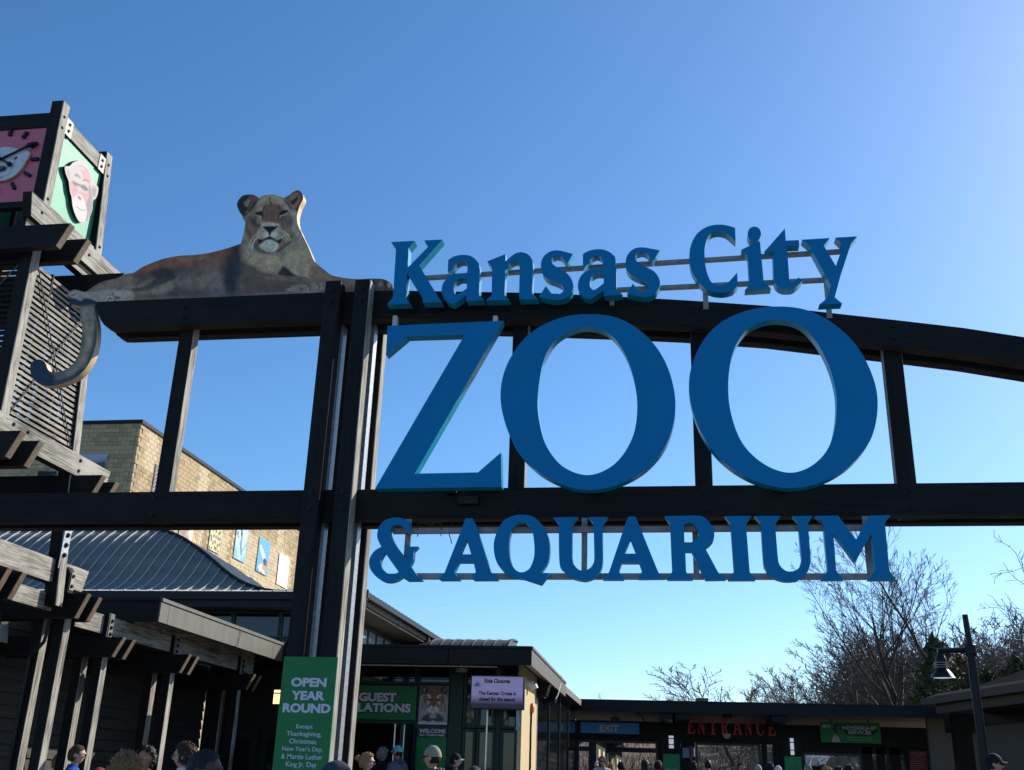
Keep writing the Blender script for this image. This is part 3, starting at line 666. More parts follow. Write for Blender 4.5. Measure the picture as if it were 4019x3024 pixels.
# head: cap rails, clock and animal panels
def rail_face(side, z0, z1, th, out, nm='rail', mi=TM, mm='X'):
    zm = (z0+z1)/2; hx, hy = thx(zm), thy(zm)
    if side == 'front': b = (TCX-hx+.18, TCX+hx-.18, TCY-hy+out, TCY-hy+out+th)
    if side == 'back': b = (TCX-hx+.18, TCX+hx-.18, TCY+hy-out-th, TCY+hy-out)
    if side == 'right': b = (TCX+hx-out-th, TCX+hx-out, TCY-hy+.16, TCY+hy-.16)
    if side == 'left': b = (TCX-hx+out, TCX-hx+out+th, TCY-hy+.16, TCY+hy-.16)
    ax = 'X' if side in ('front', 'back') else 'Y'
    return MB().box(b[0], b[1], b[2], b[3], z0, z1, mi).build(nm, WOODM[ax], tower, bevel=.006)
for sd_ in ('front', 'back', 'left', 'right'):
    rail_face(sd_, 9.74, 9.975, .12, .02)
    rail_face(sd_, 8.46, 8.56, .10, .03)
PINK = mat('pink_panel', (0.62, 0.16, 0.22), .5, var=.06, scale=3)
AQUA = mat('aqua_panel', (0.05, 0.31, 0.18), .5, var=.05, scale=3)
yf = TCY-thy(9.2)+.07
MB().box(TCX-.575, TCX+.575, yf, yf+.03, 8.56, 9.74).build('clock_panel', PINK, tower)
MB().box(TCX-.575, TCX+.575, TCY+thy(9.2)-.10, TCY+thy(9.2)-.07, 8.56, 9.74).build('panel', AQUA, tower)
MB().box(TCX-thx(9.2)+.07, TCX-thx(9.2)+.10, TCY-.56, TCY+.56, 8.56, 9.74).build('panel', AQUA, tower)
XR = TCX+thx(9.2)-.085
MB().box(XR-.03, XR, TCY-.56, TCY+.56, 8.56, 9.74).build('panel', AQUA, tower)
# clock: printed bear head, hour marks, hands
hub = atY(12, 637, yf); HX, HZ = float(TCX-.0), float(hub[2])
def clk(x, y):
    a = atY(x*.3004, 400+y*.3004, yf-.035); return (a[0]-(hub[0]-HX), yf-.045, a[2])
bear_r = [(40, 598), (120, 600), (170, 608), (225, 625), (290, 645), (330, 648), (360, 652), (376, 672), (374, 700), (355, 740), (320, 790), (275, 868), (200, 950), (130, 1000), (60, 1030), (40, 1036)]
R2 = [tuple(np.array(clk(x, y))[[0, 2]]) for x, y in bear_r]
L2 = [(2*HX-x, z) for x, z in R2[1:-1]][::-1]
bl = R2+L2
mbb, nb, qb = cut_shape([bl], lambda x, z: (x, yf-.045, z), (0, .03, 0), 0, 1, None, .022)
ob = mbb.build('clock_face', [print_mat('panel_print', .6), PEACH], tower)
pb = Paint(qb, (206, 208, 214))
for s in (-1, 1):
    pb.blob(HX+s*.19, HZ+.015, .035, .022, (28, 30, 52), 1.2, s*.4); pb.blob(HX+s*.13, HZ+.02, .04, .03, (170, 172, 182), .4)
    pb.blob(HX+s*.41, HZ+.13, .05, .05, (150, 152, 160), .5)
pb.blob(HX, HZ-.14, .11, .055, (40, 42, 60), 1.2); pb.blob(HX, HZ-.12, .05, .018, (120, 122, 140), .8)
pb.line([(HX, HZ-.19), (HX, HZ-.25), (HX-.07, HZ-.29)], (60, 62, 80), .012, .008); pb.line([(HX, HZ-.25), (HX+.07, HZ-.29)], (60, 62, 80), .012, .008)
pb.line([(HX-.19, HZ-.05), (HX-.15, HZ-.22), (HX, HZ-.30), (HX+.15, HZ-.22), (HX+.19, HZ-.05)], (130, 132, 146), .012, .008)
rn = random.Random(5)
for i in range(38):   # crazed paint
    x, z = HX+rn.uniform(-.45, .45), HZ+rn.uniform(-.36, .36); pts = [(x, z)]; a = rn.choice([0, 1.57])+rn.uniform(-.4, .4)
    for k in range(5): a += rn.uniform(-.5, .5); x += .05*math.cos(a); z += .05*math.sin(a); pts.append((x, z))
    pb.line(pts, (140, 145, 165), .004, .005, .55)
set_print(ob, nb, pb.c, 1.0)
for k in range(12):
    a = math.radians(90-30*k)
    rx, rz = .46, .46
    cx, cz = HX+rx*math.cos(a), HZ+rz*math.sin(a)
    u = Vector((math.cos(a), 0, math.sin(a))); v = Vector((-math.sin(a), 0, math.cos(a)))
    L, W = (.055, .022)
    p = [Vector((cx, 0, cz))+u*s*L+v*t*W for s, t in ((-1, -1), (1, -1), (1, 1), (-1, 1))]
    MB().hexa([(q.x, yf-.035, q.z) for q in p]+[(q.x, yf, q.z) for q in p]).build('hour_mark', BLACKP, tower)
def hand(a, L, w0):
    u = Vector((math.cos(a), 0, math.sin(a))); v = Vector((-u.z, 0, u.x)); c = Vector((HX, 0, HZ))
    mb = MB()
    for s0, s1, ww in ((-.10*L/.5, L, w0), (L*.72, L*.97, w0*2.0), (L*.80, L*.86, w0*2.7)):
        p = [c+u*s0-v*ww, c+u*s1-v*ww, c+u*s1+v*ww, c+u*s0+v*ww]
        mb.hexa([(q.x, yf-.085-.004*len(mb.v)/8, q.z) for q in p]+[(q.x, yf-.06, q.z) for q in p])
    return mb.build('clock_hand', BLACKP, tower)
hand(math.radians(27), .50, .010); hand(math.radians(-33), .20, .012); hand(math.radians(140), .16, .012)
# chimp head board on the lit side
def chz(x, y):
    a = atX(x*.3004, 400+y*.3004, XR+.055); return (float(a[1]), float(a[2]))
ch_out = "~848,850 ~880,842 ~912,840 ~950,800 ~1000,775 ~1040,765 ~1090,785 ~1120,815 ~1160,860 ~1185,940 ~1210,1000 ~1222,1050 ~1260,1090 ~1285,1130 ~1275,1210 ~1250,1265 ~1215,1300 ~1210,1400 ~1180,1490 ~1140,1555 ~1080,1580 ~1030,1560 ~985,1480 ~950,1370 ~935,1250 ~915,1180 ~905,1100 ~895,1030 ~870,970 ~852,910"
cl = [chz(x, y) for x, y in curve(ch_out, 4)]
cen = np.mean(cl, 0)
mbc, ncv, qc = cut_shape([cl], lambda y, z: (XR+.055, y, z), (-.03, 0, 0), 0, 1, None, .012)
oc = mbc.build('chimp_board', [print_mat('panel_print'), BLACKP], tower)
pc = Paint(qc, (214, 205, 205))
def cm(s): return [chz(x, y) for x, y in curve(s, 4)]
def cl_(s): return [chz(*map(float, t.split(','))) for t in s.split()]
F_ = .004
pc.poly(cm("~900,1040 ~960,1050 ~1000,1100 ~1010,1200 ~960,1250 ~935,1240 ~910,1140"), (222, 172, 178), F_)
pc.poly(cm("~1080,900 ~1150,900 ~1195,1000 ~1180,1080 ~1110,1040 ~1080,980"), (226, 178, 182), F_)
pc.poly(cm("~1040,1160 ~1100,1190 ~1160,1180 ~1150,1290 ~1120,1310 ~1080,1240"), (222, 170, 176), F_)
pc.poly(cm("~1160,1080 ~1190,1140 ~1200,1230 ~1222,1300 ~1210,1400 ~1180,1490 ~1120,1570 ~1140,1450 ~1120,1330 ~1160,1260"), (160, 148, 152), F_)
pc.poly(cm("~1190,1130 ~1220,1100 ~1270,1110 ~1275,1200 ~1240,1270 ~1200,1220"), (190, 180, 182), F_)
pc.poly(cm("~1205,1150 ~1250,1140 ~1250,1210 ~1225,1250"), (160, 150, 152), F_)
pc.poly(cm("~860,880 ~895,880 ~915,960 ~920,1010 ~890,1000 ~870,940"), (205, 180, 182), F_)
pc.poly(cm("~945,1030 ~990,1050 ~1050,1080 ~1110,1090 ~1150,1140 ~1150,1170 ~1080,1140 ~1040,1110 ~980,1085 ~950,1060"), (136, 130, 134), F_)
pc.poly(cm("~955,1060 ~1000,1075 ~1010,1100 ~985,1105"), (70, 66, 70), F_); pc.poly(cm("~1070,1110 ~1130,1130 ~1130,1160 ~1095,1160"), (70, 66, 70), F_)
pc.blob(*chz(990, 1088), .012, .012, (210, 220, 215), 1); pc.blob(*chz(1100, 1140), .012, .012, (210, 220, 215), 1)
for s in ("975,965 1000,950 1040,980 1045,1000", "1085,1030 1120,1020 1160,1045", "1000,960 1010,985"): pc.line(cl_(s), (110, 106, 108), .018, .006)
for s in ("1000,1160 1040,1190 1060,1200", "1080,1190 1130,1230", "960,1150 990,1170", "1060,900 1110,940", "1100,860 1150,910", "1040,840 1080,850"): pc.line(cl_(s), (190, 150, 155), .012, .006)
pc.poly(cm("~950,1300 ~1000,1220 ~1060,1230 ~1110,1320 ~1135,1420 ~1110,1540 ~1050,1565 ~990,1470 ~955,1380"), (232, 222, 222), F_)
pc.poly(cm("~1010,1240 ~1035,1230 ~1060,1260 ~1055,1290 ~1030,1275"), (178, 110, 122), F_); pc.blob(*chz(1045, 1275), .012, .012, (90, 50, 60), 1)
pc.line(cl_("1000,1370 1040,1405 1080,1420 1115,1412"), (120, 96, 104), .010, .005)
for i in range(0, len(cl), 2):
    d = np.array(cl[i])-cen; p0 = cen+d*.97; p1 = cen+d*.9
    if cl[i][1] > 8.9: pc.line([tuple(p0), tuple(p1)], (235, 228, 228), .012, .008, .8)
set_print(oc, ncv, pc.c**1.25, .66)
MB().box(XR, XR+.026, cen[0]-.12, cen[0]+.12, cen[1]-.2, cen[1]+.2).build('spacer', BLACKP, tower)
# steel corner plates and bolts on the lit side
for yy, d in ((TCY-thy(9.85)+.165, 1), (TCY+thy(9.85)-.165, -1)):
    xx = TCX+thx(9.85)-.018
    y0, y1 = sorted((yy, yy+d*.15))
    MB().box(xx, xx+.008, y0, y1, 9.73, 9.98).build('steel_plate', mat('white_steel_plate', (.30, .29, .275), .5), tower)
    for zz in (9.81, 9.91): bolt(xx+.008, (y0+y1)/2, zz, 'X', tower, .016)
for sy in (-1, 1):
    for zz in (9.93, 9.75, 8.60):
        bolt(TCX+thx(zz), TCY+sy*(thy(zz)-.08), zz, 'X', tower, .016)
# ring beams: depth pieces and doubled cross pieces with slanted ends
def slantbeam(xl, xr_top, xr_bot, y0, y1, z0, z1, parent, both=None):
    xl_t, xl_b = both if both else (xl, xl)
    p = [(xl_b, y0, z0), (xr_bot, y0, z0), (xr_bot, y1, z0), (xl_b, y1, z0), (xl_t, y0, z1), (xr_top, y0, z1), (xr_top, y1, z1), (xl_t, y1, z1)]
    return MB().hexa(p, {'u': 1, 'r': 3, 'l': 3, 'd': 2}).build('beam', WOODM['X'], parent, bevel=.006)
def depthbeam(x0, x1, yn, yf_, z0, z1, parent, cut=.08):
    p = [(x0, yn+cut, z0), (x1, yn+cut, z0), (x1, yf_-cut, z0), (x0, yf_-cut, z0), (x0, yn, z1), (x1, yn, z1), (x1, yf_, z1), (x0, yf_, z1)]
    return MB().hexa(p, {'u': 1, 'r': 1, 'd': 2}).build('beam', WOODM['Y'], parent, bevel=.006)
XRr = -7.95
depthbeam(XRr-.13, XRr, 10.32, 12.68, 8.135, 8.45, tower); depthbeam(-9.80, -9.67, 10.32, 12.68, 8.135, 8.45, tower)
for y0 in (10.43, 10.83, 11.79, 12.17): slantbeam(0, -7.40, -7.54, y0, y0+.11, 7.70, 8.02, tower, (-10.22, -10.08))
MB().box(-8.14, -8.02, 10.43, 12.28, 8.02, 8.135, TM).build('packer', WOODM['Y'], tower)
MB().box(-9.6, -9.48, 10.43, 12.28, 8.02, 8.135, TM).build('packer', WOODM['Y'], tower)
XRm = -7.82
depthbeam(XRm-.13, XRm, 10.15, 13.03, 5.25, 5.545, tower); depthbeam(-9.93, -9.80, 10.15, 13.03, 5.25, 5.545, tower)
for y0 in (10.34, 10.71, 12.16, 12.50): slantbeam(0, -7.41, -7.55, y0, y0+.11, 4.93, 5.245, tower, (-10.2, -10.06))
for yy in (10.75, 11.05, 12.25): 
    for zz in (5.33, 5.47): bolt(XRm, yy, zz, 'X', tower, .016)
for yy in (10.6, 11.75, 12.35):
    bolt(XRr, yy, 8.30, 'X', tower, .016)
# slats on the four sides of the shaft
proto = {}
for side in ('front', 'back', 'left', 'right'):
    n = 0; z = 5.62
    while z < 7.66:
        hx, hy = thx(z), thy(z); nm = 'slat'
        if side == 'right': mb = MB().box(TCX+hx-.085, TCX+hx-.045, TCY-hy+.16, TCY+hy-.16, z, z+.040, {'r': 1, 'u': 1})
        elif side == 'left': mb = MB().box(TCX-hx+.045, TCX-hx+.085, TCY-hy+.16, TCY+hy-.16, z, z+.040, {'r': 1, 'u': 1})
        elif side == 'front': mb = MB().box(TCX-hx+.17, TCX+hx-.17, TCY-hy+.045, TCY-hy+.085, z, z+.040, {'u': 1})
        else: mb = MB().box(TCX-hx+.17, TCX+hx-.17, TCY+hy-.085, TCY+hy-.045, z, z+.040, {'u': 1})
        mb.build(nm, WOODM['Y' if side in ('left', 'right') else 'X'], tower)
        z += .077 if side in ('right', 'left') else .077
# battens behind the slats and the thin tie cables crossing the lit side
for yy in (TCY-.25, TCY+.22):
    MB().box(TCX+thx(6.6)-.135, TCX+thx(6.6)-.085, yy, yy+.03, 5.6, 7.7).build('batten', WOODM['Z'], tower)
    MB().box(TCX-thx(6.6)+.085, TCX-thx(6.6)+.135, yy, yy+.03, 5.6, 7.7).build('batten', WOODM['Z'], tower)
for xx in (TCX-.3, TCX+.3):
    for sg in (-1, 1):
        y_ = TCY+sg*(thy(6.6)-.10); MB().box(xx, xx+.03, y_-.02, y_+.02, 5.6, 7.7).build('batten', WOODM['Z'], tower)
CAB = mat('wire_cable', (.16, .155, .15), .4, .6)
c1 = (TCX+thx(7.6)-.02, TCY-thy(7.6)+.18, 7.62); c2 = (TCX+thx(5.7)-.02, TCY+thy(5.7)-.18, 5.60)
c3 = (TCX+thx(7.4)-.02, TCY+thy(7.4)-.18, 7.55); c4 = (TCX+thx(5.7)-.02, TCY-thy(5.7)+.18, 5.60)
for a, b in ((c1, c2), (c3, c4)): MB().tube(a, b, .008, n=6).build('tie_cable', CAB, tower)
for xs in ((TCX-thx(7.6)+.17, TCX+thx(5.7)-.17), (TCX+thx(7.6)-.17, TCX-thx(5.7)+.17)):
    MB().tube((xs[0], TCY-thy(7.6)+.02, 7.6), (xs[1], TCY-thy(5.7)+.02, 5.62), .008, n=6).build('tie_cable', CAB, tower)
# steel strap with three bolts on the rear right leg
zz0 = 4.15; hx = TCX+thx(4.4)
MB().box(hx, hx+.01, TCY+thy(4.4)-.16, TCY+thy(4.4)-.01, 4.02, 4.62).build('steel_plate', STEEL, tower)
for zz in (4.20, 4.33, 4.46): bolt(hx+.01, TCY+thy(4.4)-.085, zz, 'X', tower, .02, .03)

# ------------------------------------------------------------------ pergola under and behind the tower
perg = thing('timber_pergola', 'long dark timber pergola of paired posts and doubled beams beside the left building', 'pergola', (-9, 14, 0))
bents = [(12.62, 3.44, 3.755), (13.68, 3.08, 3.345), (15.75, 3.08, 3.36), (18.42, 3.06, 3.33), (10.9, 3.44, 3.755)]
for i, (y, z0, z1) in enumerate(bents):
    for xr in (-7.85, -8.14, -9.75, -10.05, -11.8, -12.1):
        if i == 4 and xr > -8.5: continue
        top = z1+(.34 if xr == -7.85 and i else .02)
        if i == 4: top = z1
        if i > 1: top = min(top, 3.66)
        MB().box(xr-.14, xr, y, y+.15, 0, top, {'r': 1, 'u': 1}).build('post', WOODM['Z'], perg, bevel=.006)
    for y0 in (y-.115, y+.165):
        slantbeam(-12.6, -7.53, -7.66, y0, y0+.10, z0, z1, perg)
    if 0 < i < 4:
        MB().box(-7.848, -7.84, y+.02, y+.13, z1-.02, z1+.34 if i < 2 else 3.62).build('steel_plate', mat('dull_steel', (.16, .155, .15), .6, .3), perg)
        for k in range(3): bolt(-7.84, y+.075, z1+.06+.09*k, 'X', perg, .017, .025)
# shaped post head at the first bent
MB().prism([(-8.10, 3.757), (-7.80, 3.757), (-7.80, 4.02), (-7.89, 4.135), (-8.06, 4.135), (-8.12, 4.02)], 'Y', 12.46, 12.60, 0).build('post_head', WOODM['Z'], perg, bevel=.01)
MB().box(-7.797, -7.79, 12.49, 12.58, 3.8, 4.03).build('steel_plate', WOODM['Z'][1], perg)
for zz in (3.85, 3.98): bolt(-7.79, 12.53, zz, 'X', perg, .016)
depthbeam(-7.99, -7.86, 9.6, 13.0, 3.835, 4.135, perg, .10)
depthbeam(-8.05, -7.92, 9.6, 12.4, 3.50, 3.72, perg, .02)
depthbeam(-8.05, -7.92, 12.95, 19.2, 3.40, 3.66, perg, .02)
depthbeam(-9.98, -9.84, 9.8, 19.2, 3.40, 3.66, perg, .02)
# conduit pipe up the left posts, flood lamp and a hanging speaker box
MB().tube((-8.22, 12.58, 0), (-8.22, 12.58, 2.95), .022).tube((-8.22, 12.58, 2.95), (-8.05, 12.56, 3.15), .022).tube((-8.05, 12.56, 3.15), (-8.03, 12.56, 3.42), .022).build('conduit', BLACKP, perg)
lm = thing('hanging_lantern', 'small black box lantern hanging from the pergola beam', 'lantern', (-8.0, 13.86, 2.95))
MB().tube((-8.0, 13.86, 2.97), (-8.0, 13.86, 3.08), .012).build('hanger', BLACKP, lm)
MB().lathe((-8.0, 13.86, 2.62), [(.001, .0), (.05, .02), (.075, .1), (.075, .26), (.05, .33), (.001, .35)], 8).build('housing', BLACKP, lm)
fl = thing('flood_light', 'grey flood light fixed under the pergola beam at far left', 'flood light', (-8.55, 12.3, 3.3))
p = Vector((-8.55, 12.3, 3.3))
MB().hexa([p+Vector(v) for v in ((-.16, -.10, -.10), (.10, -.10, -.20), (.10, .10, -.20), (-.16, .10, -.10), (-.06, -.05, .02), (.10, -.05, .02), (.10, .05, .02), (-.06, .05, .02))]).build('housing', mat('grey_metal', (.3, .31, .30), .5, .4), fl)
MB().tube(p+Vector((0, 0, 0.02)), p+Vector((0, 0, .16)), .02).build('bracket', BLACKP, fl)

# ------------------------------------------------------------------ flat roofed canopy building (left) and guest relations wing
def flat_roof(name, loops, zt, zb, parent):
    pass
hall = thing('ticket_hall', 'low dark building with flat canopy roof, tan metal fascia and curved grey roof behind', 'building', (-9, 20, 0))
def fascia(pa, pb, z0, z1, parent, m=FASC, joints=(), cap=.055, outward=(1, 0)):
    """vertical metal fascia with a projecting cap trim and standing joints"""
    (xa, ya), (xb, yb) = pa, pb; ox, oy = outward
    d = Vector((xb-xa, yb-ya, 0)).normalized(); o = Vector((ox, oy, 0))
    def slab(t0, t1, zz0, zz1, off0, off1, nm, mm):
        a = Vector((xa, ya, 0))+d*t0; b = Vector((xa, ya, 0))+d*t1
        p = [a+o*off1, b+o*off1, b+o*off0, a+o*off0]
        return MB().hexa([(q.x, q.y, zz0) for q in p]+[(q.x, q.y, zz1) for q in p]).build(nm, mm, parent)
    L = (Vector((xb, yb, 0))-Vector((xa, ya, 0))).length
    js = [0]+list(joints)+[L]
    for t0, t1 in zip(js[:-1], js[1:]): slab(t0+.006, t1-.006, z0, z1-cap, -.05, 0, 'fascia_panel', m)
    slab(0, L, z1-cap+.006, z1, -.05, .02, 'fascia_cap', m)
    slab(.002, L-.002, z0+.01, z1-cap+.006, -.12, -.055, 'fascia_back', DKMETAL)
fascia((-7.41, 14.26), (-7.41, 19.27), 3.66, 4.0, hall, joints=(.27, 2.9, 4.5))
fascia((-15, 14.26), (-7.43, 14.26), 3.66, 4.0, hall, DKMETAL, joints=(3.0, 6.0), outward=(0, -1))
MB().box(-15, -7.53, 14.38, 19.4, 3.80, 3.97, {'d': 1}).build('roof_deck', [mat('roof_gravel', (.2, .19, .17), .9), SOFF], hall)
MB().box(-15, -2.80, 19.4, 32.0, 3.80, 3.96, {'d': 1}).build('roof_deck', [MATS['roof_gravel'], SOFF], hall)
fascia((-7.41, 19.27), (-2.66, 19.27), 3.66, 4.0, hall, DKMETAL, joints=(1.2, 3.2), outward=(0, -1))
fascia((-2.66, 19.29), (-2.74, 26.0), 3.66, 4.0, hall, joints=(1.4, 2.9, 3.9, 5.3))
MB().box(-6.0, -3.3, 19.33, 19.36, 3.62, 3.64).build('soffit_trim', mat('trim_tan', (.35, .28, .22), .6), hall)
# rafter tails under the right eave
for y0, xl in ((22.6, -3.0), (24.2, -3.0)):
    MB().hexa([(xl, y0, 3.36), (-2.80, y0, 3.40), (-2.80, y0+.35, 3.40), (xl, y0+.35, 3.36), (xl, y0, 3.655), (-2.72, y0, 3.655), (-2.72, y0+.35, 3.655), (xl, y0+.35, 3.655)]).build('rafter_tail', DKMETAL, hall)
# beams carrying the canopy
for x0 in (-8.05, -9.8): MB().box(x0, x0+.12, 14.5, 19.2, 3.66, 3.79, {'r': 1}).build('beam', WOODM['Y'], hall)
# side wall behind the pergola: clapboards facing right
z = 0.05; k = 0
CLAP = mat('clapboard_brown', (.05, .044, .034), .75, var=.2, scale=6, stretch=(1, .2, 3))
while z < 3.6:
    MB().hexa([(-9.45, 12.3, z), (-9.395, 12.3, z), (-9.395, 20.5, z), (-9.45, 20.5, z), (-9.45, 12.3, z+.17), (-9.425, 12.3, z+.17), (-9.425, 20.5, z+.17), (-9.45, 20.5, z+.17)]).build('clapboard', CLAP, hall); z += .172
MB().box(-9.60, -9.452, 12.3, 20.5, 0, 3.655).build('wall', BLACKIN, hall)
MB().box(-15, -9.61, 12.4, 12.5, 0, 3.40).build('wall', mat('dark_brown_wall', (.02, .018, .016), .8), hall)
z = .1
while z < 3.3:
    MB().box(-15, -9.62, 12.365, 12.395, z, z+.15).build('clapboard', MATS['dark_brown_wall'], hall); z += .16
# front wall of the hall, between pergola and guest relations
z = .05
while z < 3.6:
    MB().box(-9.39, -7.35, 20.50, 20.53, z, z+.145).build('clapboard', MATS['dark_brown_wall'], hall); z += .15
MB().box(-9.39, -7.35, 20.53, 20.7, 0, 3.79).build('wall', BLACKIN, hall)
# doors in shade at left of pier
for x0 in (-8.9, -8.1):
    MB().box(x0, x0+.7, 20.44, 20.49, 0.02, 2.5).build('door', [GREENF], hall)
    MB().box(x0+.12, x0+.58, 20.42, 20.435, .4, 2.3).build('door_glass', GLASS, hall)

# guest relations front: frames, glass, open doorway
GY = 20.6
def frame_rect(x0, x1, z0, z1, parent, y=GY, d=.12, glass=True, nm='window', t=.05, mm=GREENF):
    f = MB().box(x0, x1, y-d/2, y+d/2, z0, z0+t).box(x0, x1, y-d/2, y+d/2, z1-t, z1).box(x0, x0+t, y-d/2, y+d/2, z0+t, z1-t).box(x1-t, x1, y-d/2, y+d/2, z0+t, z1-t).build(nm, mm, parent)
    if glass: MB().box(x0+t, x1-t, y-.01, y+.01, z0+t, z1-t).build('pane', GLASS, f)
    return f
frame_rect(-7.34, -6.3, 3.40, 3.79, hall); frame_rect(-6.29, -5.09, 3.40, 3.79, hall); frame_rect(-5.08, -4.40, 3.40, 3.79, hall)
MB().box(-7.34, -4.40, GY-.02, GY+.05, 2.66, 3.39).build('wall_panel', GREENF, hall)
frame_rect(-5.10, -4.40, 0.0, 2.65, hall)
frame_rect(-7.34, -6.38, 0.0, 2.65, hall)
MB().box(-6.37, -6.31, GY-.06, GY+.06, 0, 2.65).build('door_jamb', GREENF, hall)
dr = MB().box(-5.21, -5.15, GY-.62, GY+.02, 0, 2.62).build('open_door', GREENF, hall)
MB().box(-5.14, -5.125, GY-.63, GY-.60, .0, 2.62).build('door_edge', mat('bright_aluminium', (.7, .72, .72), .3, .8), hall)
MB().box(-5.48, -5.455, GY-.05, GY-.03, .0, 2.66).build('door_edge', MATS['bright_aluminium'], hall)
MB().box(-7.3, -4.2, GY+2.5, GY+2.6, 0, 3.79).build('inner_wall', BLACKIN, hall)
MB().box(-4.39, -4.15, GY-.10, GY+.14, 0, 3.79).build('corner_post', GREENF, hall)
for x0, x1 in ((-4.14, -3.88), (-3.86, -3.50), (-3.40, -3.08)):
    frame_rect(x0, x1, 2.62, 3.78, hall); frame_rect(x0, x1, 0.0, 2.60, hall)
MB().box(-3.49, -3.41, GY-.07, GY+.07, 0, 3.79).build('mullion', GREENF, hall)
sx_ = float(atY(1908, 2900, 19.9)[0]); MB().tube((sx_, 19.9, 0), (sx_, 19.9, 3.0), .018, n=12).build('reflection_bar', MATS['bright_aluminium'], hall)  # bright bar added where only reflection lines run down the window glass
# sunlit stucco end wall with conduit, then glazing up to the entrance hall
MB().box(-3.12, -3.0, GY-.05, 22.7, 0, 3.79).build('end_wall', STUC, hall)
MB().box(-7.3, -3.12, 22.9, 23.0, 0, 3.79).build('inner_wall', BLACKIN, hall)
for y0 in (22.8, 25.0, 27.2, 29.4):
    MB().box(-3.06, -3.0, y0, y0+.07, 0, 3.79).build('mullion', MATS['bright_aluminium'] if y0 < 23 else GREENF, hall)
    MB().box(-3.045, -3.03, y0+.08, y0+2.12, 1.25, 3.78).build('pane', GLASS, hall); MB().box(-3.045, -3.03, y0+.08, y0+2.12, 0, 1.2).build('pane', GLASS, hall)
mb = MB(); rn = random.Random(2)
for i in range(9): z = 1.6+i*.17; mb.tube((-2.985+rn.uniform(-.01, .01), 21.75, z), (-2.985, 21.75+rn.uniform(-.02, .02), z+.17), .022, n=6)
mb.build('conduit', BLACKP, hall)
MB().lathe((-2.97, 21.75, 2.98), [(.001, 0), (.04, .02), (.05, .12), (.02, .2), (.001, .21)], 8).build('amber_beacon', mat('amber_plastic', (.5, .18, .03), .5), hall)
# white downpipe elbow under the eave
dp = MB(); pts = [(-3.35, 21.2, 3.78), (-3.33, 21.2, 3.60), (-3.27, 21.22, 3.53), (-3.15, 21.25, 3.51), (-2.98, 21.3, 3.53), (-2.90, 21.32, 3.50), (-2.86, 21.33, 3.42)]
for a, b in zip(pts[:-1], pts[1:]): dp.tube(a, b, .075, n=12)
dp.build('downpipe', WHITE, hall)
# thin cable drooping along both fascias
for pl in ([(-7.39, 17.2, 3.97), (-7.385, 17.18, 3.85), (-7.385, 17.12, 3.7), (-7.385, 17.0, 3.655)], [(-2.65, 24.2, 3.97), (-2.645, 24.1, 3.8), (-2.65, 23.6, 3.5), (-2.66, 23.2, 3.38)]):
    mb = MB()
    for a, b in zip(pl[:-1], pl[1:]): mb.tube(a, b, .008, n=5)
    mb.build('loose_cable', CAB, hall)
# pendant light under canopy
MB().lathe((-4.1, 20.0, 3.60), [(.001, .19), (.03, .19), (.03, .10), (.11, .06), (.12, .0), (.001, .0)], 14).build('downlight', mat('grey_metal'if 0 else 'lamp_grey', (.3, .3, .3), .5), hall)

# ------------------------------------------------------------------ clerestory hall with swept grey metal roof
cler = thing('clerestory_hall', 'taller hall with swept grey standing seam metal roof and high strip windows', 'building', (-14, 27, 0))
RX0, RY0, RZ0 = -6.95, 22.9, 5.6
U_ = [0, .383, .453, .531, .614, .686, .764, .843, .911, 1.0]; G_ = [0, .115, .172, .257, .398, .551, .692, .829, .92, 1.0]
def g(u): 
    return float(np.interp(u, np.linspace(0, 1, 41), GS))
_xs = np.linspace(0, 1, 41); _raw = np.interp(_xs, U_, G_); GS = _raw.copy()
for _ in range(2): GS[1:-1] = (GS[:-2]+2*GS[1:-1]+GS[2:])/4
RUN_R, RUN_F, RH = 7.8, 4.6, 2.57
XL = -26.0; YB_ = RY0+2*RUN_F
def rz(u): return RZ0+RH*g(u)
mb = MB(); N = 26
for i in range(N):      # front slope
    u0, u1 = i/N, (i+1)/N
    mb.add([(XL, RY0+RUN_F*u0, rz(u0)), (RX0-RUN_R*u0, RY0+RUN_F*u0, rz(u0)), (RX0-RUN_R*u1, RY0+RUN_F*u1, rz(u1)), (XL, RY0+RUN_F*u1, rz(u1))], [(0, 1, 2, 3)])
    mb.add([(RX0-RUN_R*u0, YB_-RUN_F*u0, rz(u0)), (XL, YB_-RUN_F*u0, rz(u0)), (XL, YB_-RUN_F*u1, rz(u1)), (RX0-RUN_R*u1, YB_-RUN_F*u1, rz(u1))], [(0, 1, 2, 3)])
    mb.add([(RX0-RUN_R*u0, RY0+RUN_F*u0, rz(u0)), (RX0-RUN_R*u0, YB_-RUN_F*u0, rz(u0)), (RX0-RUN_R*u1, YB_-RUN_F*u1, rz(u1)), (RX0-RUN_R*u1, RY0+RUN_F*u1, rz(u1))], [(0, 1, 2, 3)])
mb.build('roof', ROOFM, cler, smooth=True)
def seam(path, side, parent, nm='roof_seam', m=None):
    mb = MB(); h = .04; w_ = .012
    for (a, b) in zip(path[:-1], path[1:]):
        a = Vector(a); b = Vector(b); s = Vector(side)*w_
        mb.hexa([a-s, a+s, b+s, b-s, a-s+Vector((0, 0, h)), a+s+Vector((0, 0, h)), b+s+Vector((0, 0, h)), b-s+Vector((0, 0, h))])
    return mb.build(nm, m or SEAM, parent)
x = RX0-.25
while x > -23.5:
    um = min(1.0, (RX0-x)/RUN_R); n = max(2, int(18*um))
    seam([(x, RY0+RUN_F*um*k/n, rz(um*k/n)) for k in range(n+1)], (1, 0, 0), cler); x -= .335
y = RY0+.3
